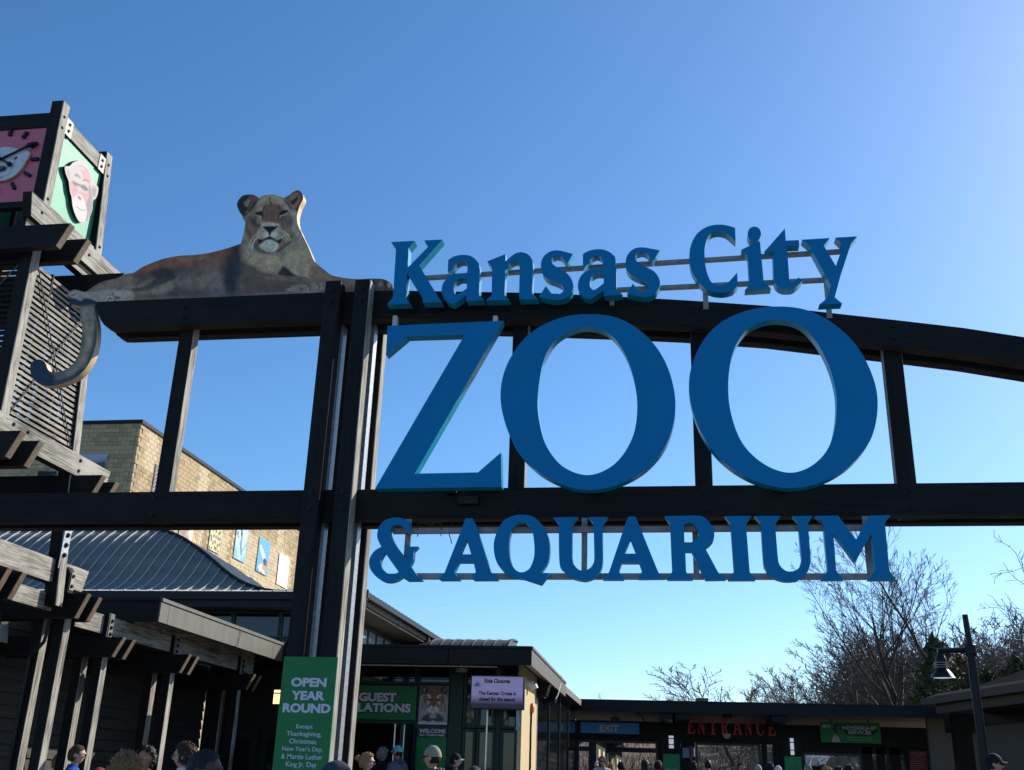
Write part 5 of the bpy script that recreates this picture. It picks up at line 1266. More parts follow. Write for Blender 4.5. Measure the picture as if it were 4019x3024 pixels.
b = tb(1637, 1754, 2852, 2893, yt); MB().box(b[0], b[1], yt, yt+.02, b[2], b[3]).build('sign_board', SGD, t)
b2 = tb(1637, 1754, 2894, 3030, yt); MB().box(b[0], b[1], yt, yt+.02, b2[2]-.2, b[2]-.004).build('sign_board', SG, t)
words('WELCOME', (1645, 1749, 2862, 2878), yt, t, bold=.03); words('BUY TICKETS HERE', (1647, 1745, 2882, 2890), yt, t, bold=.02)
for y, x0, x1 in ((2905, 1643, 1672), (2911, 1645, 1672), (2908, 1688, 1734), (2924, 1642, 1750), (2972, 1642, 1750), (2993, 1650, 1680)):
    bb = tb(x0, x1, y-1, y+1, yt); MB().box(bb[0], bb[1], yt-.003, yt-.0005, bb[2], bb[3]).build('printed_line', mat('print_line_green', (.06, .25, .1), .6), t)
# screen
ys = 19.55
t = thing('display_screen', 'wall screen showing ride closures text below the canopy', 'screen', (-3.35, ys, 2.9))
b = tb(1850, 2053, 2656, 2781, ys)
MB().box(b[0]-.02, b[1]+.02, ys+.012, ys+.09, b[2]-.02, b[3]+.02).build('housing', BLACKP, t)
m, n, q = cut_shape([[(b[0], b[2]), (b[1], b[2]), (b[1], b[3]), (b[0], b[3])]], lambda u, v: (u, ys, v), (0, .01, 0), 0, 1, None, .02)
o = m.build('display', [print_mat('screen_print', .3, .28), BLACKP], t)
P = Paint(q, (150, 142, 186)); Hs = b[3]-b[2]
v = (q[:, 1]-b[2])/Hs
P.mix(np.clip((.42-v)/.30, 0, 1)*.95, (28, 24, 38)); P.mix(np.clip((v-.92)/.1, 0, 1)*.4, (90, 84, 120))
lx, lz = b[0]+.11, b[3]-.14
P.blob(lx, lz, .05, .04, (40, 96, 100), .9); P.line([(lx-.05, lz-.03), (lx+.05, lz-.03)], (50, 70, 130), .018, .012, .9)
set_print(o, n, P.c, 1.0)
INK = mat('screen_ink', (.010, .008, .02), .6)
words('ZOO', (1861, 1874, 2686, 2694), ys, t, mat('logo_red', (.25, .08, .12), .5), .03, .003)
words('Ride Closures', (1902, 2002, 2665, 2682), ys, t, INK, .035, .003); words('The Kenyan Cruise is', (1878, 2025, 2714, 2734), ys, t, INK, .035, .003); words('closed for the season', (1880, 2021, 2737, 2753), ys, t, INK, .035, .003)
MB().box((b[0]+b[1])/2-.04, (b[0]+b[1])/2+.04, ys+.09, ys+.15, b[2]+.2, 3.79).build('hanging_bracket', BLACKP, t)
# posters with green leaves in the front windows
for i, (x0, x1, lab) in enumerate(((1831, 1882, 'leafy green and white poster in the window left of the bright reflection bar'), (1926, 1996, 'yellow green leafy poster in the window right of the bright reflection bar'))):
    yp = GY-.035
    t = thing('window_poster', lab, 'poster', (-4+.5*i, yp, 2.9)); b = tb(x0, x1, 2740, 2857, yp)
    b = (b[0], b[1], max(b[2], 2.66), b[3])
    m, n, q = cut_shape([[(b[0], b[2]), (b[1], b[2]), (b[1], b[3]), (b[0], b[3])]], lambda u, v: (u, yp, v), (0, .004, 0), 0, 1, None, .012)
    o = m.build('poster_sheet', [print_mat('poster_print'), WHITE], t); P = Paint(q, (20, 28, 18)); rn = random.Random(20+i)
    for k in range(26): P.blob(rn.uniform(b[0], b[1]), b[2]+(b[3]-b[2])*rn.random()*.8, .05, .035, rn.choice([(92, 104, 40), (110, 122, 56), (62, 78, 30), (150, 156, 120)]), .8, rn.uniform(0, 3))
    P.blob((b[0]+b[1])/2+.05, b[2]+.2, .09, .10, (176, 178, 160) if i == 0 else (170, 176, 120), .8)
    set_print(o, n, P.c, 1.0)
t = thing('window_poster', 'tall narrow blue and white poster at the corner by the stucco wall', 'poster', (-3.02, 21, 2.8))
b = tb(2026, 2041, 2790, 2866, GY-.07); MB().box(b[0], b[1], GY-.075, GY-.07, b[2], b[3]).build('poster_sheet', mat('pale_blue_poster', (.45, .55, .6), .5, var=.5, scale=9), t)
# EXIT, ENTRANCE, MEMBERSHIP, ATTENTION, green placards
yh = HY-.05
t = thing('exit_sign', 'blue sign reading exit on the header of the left gateway', 'sign', (-2, yh, 3.2))
b = tb(2279, 2509, 2837, 2880, yh); MB().box(b[0], b[1], yh, yh+.04, b[2], b[3]).build('sign_board', mat('mid_blue_sign', (.09, .38, .88), .5, var=.05), t)
words('EXIT', (2354, 2428, 2845, 2873), yh, t, WHITE, .035)
t = thing('entrance_lettering', 'red slab serif letters reading entrance above the right gateway', 'lettering', (1.4, yh, 3.2))
RED = mat('dark_red_letter', (.72, .085, .075), .5, var=.1)
s_ = .10
GL = {
 'E': ["0,0 1,0 1,.28 .88,.28 .80,.09 .42,.09 .42,.45 .62,.45 .66,.36 .74,.36 .74,.64 .66,.64 .62,.55 .42,.55 .42,.91 .80,.91 .88,.72 1,.72 1,1 0,1 0,.92 .14,.92 .14,.08 0,.08"],
 'N': ["0,0 .36,0 .78,.66 .78,.08 .66,.08 .66,0 1,0 1,.08 .90,.08 .90,1 .74,1 .22,.22 .22,.92 .34,.92 .34,1 0,1 0,.92 .12,.92 .12,.08 0,.08"],
 'T': ["0,0 1,0 1,.28 .90,.28 .82,.09 .63,.09 .63,.92 .78,.92 .78,1 .22,1 .22,.92 .37,.92 .37,.09 .18,.09 .10,.28 0,.28"],
 'R': ["0,0 .6,0 ~.82,.05 ~.92,.25 ~.82,.45 .66,.52 .88,.92 1,.92 1,1 .70,1 .46,.54 .40,.54 .40,.92 .52,.92 .52,1 0,1 0,.92 .13,.92 .13,.08 0,.08", ".40,.09 .52,.09 ~.64,.13 ~.66,.27 ~.6,.42 .52,.46 .40,.46"],
 'A': [".36,0 .62,0 .90,.92 1,.92 1,1 .58,1 .58,.92 .66,.92 .61,.70 .32,.70 .27,.92 .38,.92 .38,1 0,1 0,.92 .10,.92", ".47,.2 .58,.61 .35,.61"],
 'C': ["1,.36 .90,.36 ~.80,.12 ~.58,.08 ~.36,.25 ~.32,.5 ~.36,.75 ~.58,.92 ~.80,.86 .92,.64 1,.68 ~.92,.90 ~.62,1.0 ~.22,.95 ~.02,.7 ~0,.5 ~.03,.28 ~.22,.05 ~.55,0 ~.8,.05 .9,0 1,0"],
}
for ch, (x0, x1, y0, y1) in zip('ENTRANCE', ((1318, 1385, 708, 842), (1410, 1475, 710, 845), (1505, 1583, 710, 850), (1612, 1680, 712, 850), (1715, 1800, 715, 852), (1820, 1880, 720, 855), (1920, 1985, 722, 858), (2020, 2085, 722, 860))):
    f = .4521; bb = tb(2100+f*x0, 2100+f*x1, 2500+f*y0, 2500+f*y1, yh)
    L = [[(bb[0]+(bb[1]-bb[0])*x, bb[3]-(bb[3]-bb[2])*y) for x, y in curve(s, 4)] for s in GL[ch]]
    m, _, _ = cut_shape(L, lambda u, v: (u, yh-.02, v), (0, .05, 0), 0, 0); m.build('letter', RED, t)
ym = 33.2
t = thing('membership_sign', 'green sign with arrow and penguin reading membership services', 'sign', (4.9, ym, 3.1))
b = tb(3220, 3456, 2836, 2917, ym); Wm, Hm = b[1]-b[0], b[3]-b[2]
m, n, q = cut_shape([[(b[0], b[2]), (b[1], b[2]), (b[1], b[3]), (b[0], b[3])]], lambda u, v: (u, ym, v), (0, .04, 0), 0, 1, None, .014)
o = m.build('sign_board', [print_mat('sign_print'), SG], t)
P = Paint(q, (38, 140, 76))
def M_(s): return [(b[0]+Wm*(float(k.split(',')[0].lstrip('~'))-478)/512, b[3]-Hm*(float(k.split(',')[1])-728)/180) for k in s.split()]
P.poly(M_("492,765 520,745 520,756 562,756 562,776 520,776 520,786"), (190, 196, 200), .006)
P.poly(M_("560,905 562,880 585,850 602,825 588,790 590,765 605,750 657,738 625,765 612,785 618,825 640,860 660,905"), (26, 44, 46), .006)
P.poly(M_("568,905 575,870 602,832 625,850 650,905"), (196, 200, 190), .006); P.poly(M_("590,850 604,826 625,848 612,860"), (196, 190, 80), .01)
P.poly(M_("650,752 955,752 965,800 925,840 700,840 690,805 650,795"), (14, 50, 34), .012)
set_print(o, n, P.c, .9)
words('MEMBERSHIP', (3304, 3440, 2850, 2866), ym, t, bold=.03); words('SERVICES', (3328, 3419, 2868, 2883), ym, t, bold=.03)
words('Enjoy a full year of fun', (3326, 3421, 2891, 2900), ym, t, mat('pale_green_print', (.2, .42, .27), .6)); words('at the Kansas City Zoo!', (3326, 3424, 2902, 2911), ym, t, MATS['pale_green_print'])
MB().box(b[0]+.3, b[0]+.33, ym+.01, ym+.03, b[3], 3.757).box(b[1]-.33, b[1]-.3, ym+.01, ym+.03, b[3], 3.757).build('hanger', BLACKP, t)
RSIGN = mat('dull_red_sign', (.19, .035, .03), .6, var=.1)
for x0, x1, y0, lab in ((2142, 2205, 2917, 'red notice board on the wall left of the exit gateway'), (3569, 3640, 2948, 'red notice board on the wall below and right of the membership sign')):
    t = thing('attention_sign', lab, 'notice board', (0, yh, 2), 0)
    b = tb(x0, x1, y0, 3035, yh); MB().box(b[0], b[1], yh-.01, yh+.03, b[2]-.1, b[3]).build('sign_board', RSIGN, t)
    words('ATTENTION', (x0+6, x1-6, y0+6, y0+14), yh-.01, t, mat('faded_pink_print', (.42, .22, .22), .6), .02); words('GUESTS', (x0+17, x1-17, y0+15, y0+22), yh-.01, t, MATS['faded_pink_print'], .02)
    for k in range(9):
        bb = tb(x0+5, x1-5-(k % 3)*6, y0+30+k*9, y0+32+k*9, yh-.01); MB().box(bb[0], bb[1], yh-.014, yh-.0105, bb[2], bb[3]).build('printed_line', MATS['faded_pink_print'], t)
for x0, x1, y0, lab in ((2603, 2668, 2960, 'bright green welcome placard on the pier under the lantern between exit and entrance'), (3080, 3147, 2970, 'plain bright green placard on the pier right of the entrance')):
    t = thing('green_placard', lab, 'placard', (0, yh, 2), 0)
    b = tb(x0, x1, y0, 3040, yh-.1); MB().box(b[0], b[1], yh-.1, yh-.08, b[2]-.3, b[3]).build('sign_board', mat('bright_green_sign', (.04, .36, .13), .5), t)
    if x0 < 3000: words('WELCOME', (2609, 2662, 3018, 3026), yh-.1, t, bold=.02)
# lit wall lantern left of the gateway post
t = thing('wall_lantern', 'glowing warm lantern behind the gateway post at its left edge', 'wall lantern', (-7.6, 17.5, 2.7))
LW = mat('warm_lamp_glass', (.8, .6, .35), .4, 0, .05, 3, 0, .3, (1.0, .62, .25), 1.6)
a = atY(1080, 2705, 17.5); c = atY(1112, 2770, 17.5); x0, x1, z1, z0 = float(a[0]), float(c[0]), float(a[2]), float(c[2])
MB().box(x0+.01, x1-.01, 17.44, 17.56, z0+.02, z1-.02).build('diffuser', LW, t)
for z in (z0, (z0+z1)/2+.05, z1-.02): MB().box(x0, x1, 17.43, 17.57, z, z+.02).build('band', BLACKP, t)
MB().box(x1, x1+.12, 17.3, 17.7, 0, 3.79).build('mounting_post', WOODM['Z'], t)

# ------------------------------------------------------------------ street lamp
lx, ly = 5.13, 20.0
lamp = thing('street_lamp', 'black pole lamp with one arm and a bell shaped shade', 'street lamp', (lx, ly, 0))
MB().tube((lx, ly, 0), (lx, ly, 4.15), .085, .075, 16).build('pole', BLACKP, lamp)
MB().tube((lx, ly, 4.15), (lx-.02, ly, 4.74), .055, .05, 14).build('pole_top', BLACKP, lamp)
MB().lathe((lx, ly, 0), [(.001, .95), (.13, .95), (.16, .8), (.2, .5), (.22, .3), (.22, 0)], 16).build('pole_base', BLACKP, lamp)
MB().lathe((lx, ly, 4.02), [(.001, .0), (.09, 0), (.10, .03), (.10, .18), (.085, .2), (.001, .2)], 16).build('collar', BLACKP, lamp)
MB().tube((lx, ly, 4.12), (lx-.56, ly, 4.10), .045, .045, 12).build('arm', BLACKP, lamp)
bx = lx-.52
MB().lathe((bx, ly, 3.62), [(.215, .0), (.205, .015), (.16, .09), (.11, .15), (.095, .17), (.095, .30), (.085, .36), (.06, .41), (.03, .435), (.03, .50), (.001, .50)], 24).build('shade', BLACKP, lamp, smooth=True)
for z in (3.80, 3.84, 3.88):
    MB().lathe((bx, ly, z), [(.118, 0), (.13, 0), (.13, .012), (.118, .012), (.118, 0)], 24).build('ring', mat('ring_bronze', (.30, .26, .20), .4, .7), lamp)
for k in range(4):
    a = k*math.pi/2+.4; MB().box(bx+.124*math.cos(a)-.006, bx+.124*math.cos(a)+.006, ly+.124*math.sin(a)-.006, ly+.124*math.sin(a)+.006, 3.79, 3.90).build('ring_strut', MATS['ring_bronze'], lamp)
MB().lathe((bx, ly, 3.63), [(.001, .0), (.16, .0), (.17, .02)], 20).build('lens', LAMPW, lamp)

# ------------------------------------------------------------------ things seen through the gateways
bk = thing('gallery_wall', 'dark side wall with a row of small bright windows beyond the exit gateway', 'building', (-3.3, 44, 0))
MB().box(-3.6, -3.3, 43, 62, 0, 3.6).build('wall', WLD, bk)
MB().box(-3.8, -2.9, 43, 62, 3.6, 3.75).build('roof', DKMETAL, bk)
for k in range(7): MB().box(-3.298, -3.28, 44+k*2.5, 45.0+k*2.5, 2.3, 3.1).build('window', mat('cream_window', (.75, .62, .4), .5), bk)
pv = thing('timber_pavilion', 'timber framed pavilion with gable roof beyond the exit gateway', 'pavilion', (-.6, 52, 0))
for x0 in (-5.6, -.75):
    for y0 in (50, 56): MB().box(x0, x0+.2, y0, y0+.2, 0, 3.4).build('post', BROWN['Z'], pv)
MB().box(-5.7, -.5, 49.95, 50.2, 3.2, 3.4).build('tie_beam', BROWN['X'], pv)
for s in (-1, 1):
    cx = -3.1
    MB().hexa([(cx, 49.6, 4.9), (cx+s*3.2, 49.6, 3.2), (cx+s*3.2, 57, 3.2), (cx, 57, 4.9), (cx, 49.6, 5.05), (cx+s*3.2, 49.6, 3.35), (cx+s*3.2, 57, 3.35), (cx, 57, 5.05)]).build('roof_plane', BROWN['X'], pv)
    MB().tube((cx, 49.8, 4.7), (cx+s*2.9, 49.8, 3.2), .1, n=4).build('rafter', BROWN['X'], pv)
    MB().tube((cx, 49.9, 3.45), (cx+s*1.5, 49.9, 3.95), .08, n=4).build('strut', BROWN['X'], pv)
MB().box(-3.18, -3.02, 49.85, 49.945, 3.45, 4.7).build('king_post', BROWN['Z'], pv)
kr = thing('round_kiosk', 'small round kiosk with ribbed grey metal roof beyond the right gateway', 'kiosk', (6.0, 46, 0))
kc = atY(3200, 2975, 46); kx = float(kc[0])
kr.location = (kx, 46, 0)
MB().lathe((kx, 46, 0), [(1.1, 0), (1.1, 2.75), (1.0, 2.75)], 20).build('wall', mat('kiosk_green', (.05, .08, .06), .6), kr)
MB().lathe((kx, 46, 2.7), [(1.6, 0), (1.55, .03), (.9, .33), (.15, .55), (.001, .56)], 24).build('roof', ROOFM, kr)
for k in range(24):
    a = 2*math.pi*k/24
    MB().tube((kx+1.6*math.cos(a), 46+1.6*math.sin(a), 2.74), (kx+.2*math.cos(a), 46+.2*math.sin(a), 3.27), .022, n=4).build('roof_seam', SEAM, kr)
def rock(cx, cy, rx, ry, h, label):
    bm = bmesh.new(); bmesh.ops.create_icosphere(bm, subdivisions=4, radius=1)
    for v in bm.verts:
        n_ = noise.fractal(v.co*1.6+Vector((cx, 0, 0)), 1, 2, 5); c_ = noise.cell(v.co*2.2)
        v.co *= 1+.22*n_+.10*c_; v.co = Vector((v.co.x*rx+cx, v.co.y*ry+cy, max(0, v.co.z*h*.55+h*.45)))
    me = bpy.data.meshes.new('boulder'); bm.to_mesh(me); bm.free(); me.materials.append(mat('rock', (.26, .19, .13), .9, var=.4, scale=3, bump=.6))
    o = bpy.data.objects.new('boulder', me); COL.objects.link(o); tag(o, label, 'boulder')
c = atY(3325, 3000, 44); rock(float(c[0]), 44, 1.05, .9, 3.05, 'tall brown rock outcrop seen through the right gateway')
c = atY(2398, 3000, 47); rock(float(c[0]), 47, .25, .5, 2.8, 'narrow pale rock pillar seen through the exit gateway')
# ------------------------------------------------------------------ bare trees
BARK = mat('bark', (.05, .038, .03), .9, var=.35, scale=8, bump=.3)
TWIG = mat('twig_bark', (.085, .066, .055), .9, var=.3, scale=3)
TWIGL = mat('pale_twig', (.15, .12, .10), .9, var=.3, scale=1)
class Tree:
    def __init__(s, seed): s.r = random.Random(seed); s.seg = []
    def grow(s, p, d, L, r, lvl, maxl, P):
        n = max(3, int(L/P['step'])) if lvl < 3 else 3
        st = L/n; k = 0; r0 = r
        for i in range(n):
            j = P['jit']*(1+.4*lvl)
            d = (d+Vector((s.r.gauss(0, j), s.r.gauss(0, j), s.r.gauss(0, j*.6)+P['up'][min(lvl, len(P['up'])-1)]))).normalized()
            q = p+d*st; r2 = max(P['rmin']*.8, r0*(1-(.88 if lvl < 2 else .75)*((i+1)/n)**.9))
            s.seg.append((p, q, r, r2, lvl)); p = q; r = r2
            if lvl < maxl and (lvl > 0 or i >= n*P['clear']):
                nb = P['nb'][lvl]
                k += nb
                while k >= 1:
                    k -= 1
                    a = s.r.uniform(0, 2*math.pi); sp = P['ang'][lvl]*s.r.uniform(.7, 1.25)
                    o = d.orthogonal().normalized(); o.rotate(Matrix.Rotation(a, 3, d))
                    nd = (d*math.cos(sp)+o*math.sin(sp)).normalized()
                    frac = 1-.55*(i/n)
                    s.grow(q, nd, L*P['len'][lvl]*frac*s.r.uniform(.75, 1.15), max(r*P['rad'][lvl], P['rmin']), lvl+1, maxl, P)
    def mesh(s, lvls, name, m):
        vs = []; fs = []
        for (a, b, r0, r1, l) in s.seg:
            if l not in lvls: continue
            n = 8 if l == 0 else (5 if l == 1 else 3)
            d = (b-a).normalized(); u = d.orthogonal().normalized(); w_ = d.cross(u); o = len(vs)
            for c, r in ((a, r0), (b, r1)):
                for i in range(n):
                    t = 2*math.pi*i/n; e = c+(u*math.cos(t)+w_*math.sin(t))*r; vs.append((e.x, e.y, e.z))
            fs += [(o+i, o+(i+1) % n, o+n+(i+1) % n, o+n+i) for i in range(n)]
        me = bpy.data.meshes.new(name); me.from_pydata(vs, [], fs); me.materials.append(m); return me
def place_tree(nm, meshes, loc, rz, sc, label, group=None, cat='tree'):
    t = thing(nm, label, cat, loc, rz, group); t.scale = (sc, sc, sc)
    for part, me in meshes:
        o = bpy.data.objects.new(part, me); COL.objects.link(o); o.parent = t
    return t
# the big fan shaped tree at the right
PB = dict(step=.7, jit=.05, up=[.02, .03, .035, .03, .02], clear=.30, nb=[2.0, 1.6, 1.8, 1.6], ang=[.66, .50, .52, .6], len=[.86, .48, .40, .36], rad=[.50, .42, .42, .5], rmin=.010)
T = Tree(12); base = atY(3608, 2775, 50); bx_, by_ = float(base[0]), 50.0
T.grow(Vector((0, 0, 0)), Vector((-.02, 0, 1)), 10.2, .34, 0, 4, PB)
print('main tree segs', len(T.seg))
place_tree('bare_tree', [('trunk', T.mesh((0, 1), 'trunk', BARK)), ('crown', T.mesh((2, 3, 4), 'crown', TWIG))], (bx_, by_, 0), 0.6, .94, 'large bare tree with a fan of fine branches rising behind the black street lamp')
# thinner leaning tree and a gnarled one to its right
PL = dict(step=.7, jit=.06, up=[.0, .03, .03, .02, .02], clear=.30, nb=[1.2, 1.3, 1.5, .8], ang=[.55, .6, .6, .6], len=[.42, .5, .5, .4], rad=[.42, .5, .5, .5], rmin=.013)
T2 = Tree(5); T2.grow(Vector((0, 0, 0)), Vector((-.26, 0, 1)).normalized(), 16.5, .22, 0, 3, PL)
b2_ = atY(3890, 2800, 56)
place_tree('bare_tree', [('trunk', T2.mesh((0, 1), 'trunk', BARK)), ('crown', T2.mesh((2, 3), 'crown', TWIG))], (float(b2_[0])+1.0, 56, 0), 0.0, .90, 'slender bare tree leaning left just right of the fan shaped tree')
PG = dict(step=.6, jit=.16, up=[.01, .05, .05, .03, .02], clear=.50, nb=[1.0, 1.3, 1.6, .8], ang=[.8, .8, .7, .7], len=[.40, .55, .5, .4], rad=[.6, .55, .5, .5], rmin=.013)
T3 = Tree(23); T3.grow(Vector((0, 0, 0)), Vector((-.02, 0, 1)).normalized(), 14.5, .30, 0, 3, PG)
b3_ = atY(3935, 2800, 54)
place_tree('bare_tree', [('trunk', T3.mesh((0, 1), 'trunk', BARK)), ('crown', T3.mesh((2, 3), 'crown', TWIG))], (float(b3_[0]), 54, 0), 0.3, 1.0, 'crooked bare tree with gnarled forked limbs near the right edge')
T4 = Tree(31); T4.grow(Vector((0, 0, 0)), Vector((.02, 0, 1)).normalized(), 12.5, .24, 0, 3, PG)
b4_ = atY(4090, 2800, 60)
place_tree('bare_tree', [('trunk', T4.mesh((0, 1), 'trunk', BARK)), ('crown', T4.mesh((2, 3), 'crown', TWIG))], (float(b4_[0]), 60, 0), 2.3, 1.05, 'pale bare tree partly cut off by the right edge of the view')
# woodland variants
PW = dict(step=.9, jit=.05, up=[.02, .03, .04, .03], clear=.25, nb=[2.3, 2.0, 2.6], ang=[.5, .55, .6], len=[.5, .5, .42], rad=[.36, .42, .5], rmin=.016)
VAR = []; VH = []
for sd_ in (41, 42, 43):
    t_ = Tree(sd_); t_.grow(Vector((0, 0, 0)), Vector((0, 0, 1)), 10.0, .16, 0, 3, PW); VH.append(max(q.z for _, q, *_r in t_.seg)); VAR.append((('trunk', t_.mesh((0,), 'trunk', BARK)), ('crown', t_.mesh((1, 2, 3), 'crown', TWIGL))))
    print('wood segs', len(t_.seg))
rw = random.Random(77)
def wtree(pxx, pyy, Y, label, group, v=None, nm='bare_tree', fat=1.0):
    top = atY(pxx, pyy, Y); h = float(top[2]); vi = rw.randrange(3) if v is None else v; sc = h/VH[vi]
    t = place_tree(nm, VAR[vi], (float(top[0]), Y, 0), rw.uniform(0, 6.28), sc, label, group); t.scale = (sc*fat, sc*fat, sc); return t
GRP = 'bare trees of the wood behind the entrance'
for x, y, Y, lab, v in ((2880, 2612, 75, 'round crowned bare tree standing alone above the roof vent of the entrance', 0), (2955, 2650, 80, 'bare tree on the right flank of the round crowned tree', 1), (2330, 2712, 85, 'low bare tree top showing above the roof over the exit sign', 2),
     (2250, 2730, 90, 'lowest bare tree top beside the corner of the tan fascia', 1), (2590, 2725, 100, 'tiny bare tree top above the middle of the entrance roof', 0), (2680, 2735, 100, 'smallest bare tree top left of the roof vent', 2),
     (3040, 2640, 85, 'slim bare tree left of a pair of upright ones', 2), (3110, 2640, 80, 'slim upright bare tree, middle of three left of the wood', 0), (3180, 2622, 78, 'slim upright bare tree nearest the wood', 1)):
    wtree(x, y, Y, lab, None, v, fat=2.0 if 'round' in lab or 'right flank' in lab else 1.2)
for i in range(46):
    x = 3215+rw.uniform(0, 1)*900 if i > 6 else 3220+i*60
    wtree(x, 2380+rw.uniform(0, 170)+(130 if x < 3290 else 0), rw.uniform(58, 84), 'brown bare woodland tree in the thicket behind the entrance roof', GRP, fat=rw.uniform(1.1, 1.7))
for i in range(20):
    wtree(2150+i*75+rw.uniform(-20, 20), 2800+rw.uniform(0, 60), rw.uniform(72, 92), 'bare woodland tree standing behind the open gateways', 'bare trees seen through the gateways')
# brushwood below the trees
def brush():
    vs = []; fs = []; r = random.Random(8)
    for i in range(26000):
        x = r.uniform(-14, 30); y = r.uniform(64, 92); z = abs(r.gauss(0, 1))*1.2+max(0, min(y, 90)-60)*.09; L = r.uniform(.5, 1.6)
        a = r.uniform(0, 6.28); e = r.uniform(.5, 1.5); dx, dy, dz = L*math.cos(a)*math.cos(e), L*math.sin(a)*math.cos(e), L*math.sin(e)
        w_ = .022; o = len(vs); vs += [(x-w_, y, z), (x+w_, y, z), (x+dx, y+dy, z+dz), (x, y+w_*2, z)]; fs += [(o, o+1, o+2), (o+1, o+3, o+2), (o+3, o, o+2)]
    me = bpy.data.meshes.new('brushwood'); me.from_pydata(vs, [], fs); me.materials.append(TWIGL)
    o = bpy.data.objects.new('brushwood', me); COL.objects.link(o); tag(o, 'tangle of brown winter brushwood behind the entrance', kind='stuff')
brush()
mb = MB()
xs = np.linspace(-60, 90, 40); ysv = np.linspace(60, 130, 22)
for i in range(39):
    for j in range(21):
        def hh(x, y): return min(7.5, max(0, (y-60))*.24)+.6*noise.noise(Vector((x*.05, y*.05, 0)))-.3
        mb.add([(xs[i], ysv[j], hh(xs[i], ysv[j])), (xs[i+1], ysv[j], hh(xs[i+1], ysv[j])), (xs[i+1], ysv[j+1], hh(xs[i+1], ysv[j+1])), (xs[i], ysv[j+1], hh(xs[i], ysv[j+1]))], [(0, 1, 2, 3)])
mb.build('hillside', mat('leaf_litter', (.17, .12, .075), .95, var=.5, scale=.6), kind='structure')
# evergreens
def evergreen(x, ytop, Y, spread, label, col, seed):
    top = atY(x, ytop, Y); h = float(top[2]); r = random.Random(seed)
    t = thing('evergreen_tree', label, 'tree', (float(top[0]), Y, 0))
    m = MB(); m.tube((top[0], Y, 0), (top[0], Y, h*.9), .18, .04, 8); m.build('trunk', BARK, t)
    vs = []; fs = []
    for i in range(6500):
        u = r.random()**.8; z = h*(.12+.88*u); a = r.uniform(0, 6.28)
        R_ = spread*(1-u)**.55*(.55+1.3*max(0, noise.noise(Vector((math.cos(a)*2.2, math.sin(a)*2.2+seed, u*9)))+.25))
        z += .5*noise.noise(Vector((math.cos(a)*3, math.sin(a)*3, seed))); rr = R_*math.sqrt(r.uniform(.25, 1)); c = Vector((rr*math.cos(a), rr*math.sin(a), z-.15*rr))
        s_ = r.uniform(.06, .16); u_ = Vector((r.gauss(0, 1), r.gauss(0, 1), r.gauss(0, .6))).normalized()*s_; v_ = Vector((r.gauss(0, 1), r.gauss(0, 1), r.gauss(0, 1))).normalized()*s_*.6
        o = len(vs); vs += [tuple(c-u_), tuple(c+v_), tuple(c+u_), tuple(c-v_)]; fs.append((o, o+1, o+2, o+3))
    me = bpy.data.meshes.new('crown'); me.from_pydata(vs, [], fs); me.materials.append(col); o = bpy.data.objects.new('crown', me); COL.objects.link(o); o.parent = t
EG = mat('cedar_green', (.06, .075, .028), .8, var=.5, scale=1.5); EB = mat('cedar_bronze', (.12, .075, .028), .8, var=.4, scale=1.5)
evergreen(3665, 2520, 47, 2.1, 'dark green cedar at the foot of the fan shaped tree', EG, 1)
evergreen(3770, 2590, 49, 1.8, 'bronze tinted cedar behind the lamp shade', EB, 2)
evergreen(3985, 2590, 50, 2.2, 'dark green cedar near the right edge above the sloping eave', EG, 3)
evergreen(3880, 2640, 52, 1.8, 'small green cedar behind the lamp pole', EG, 4)

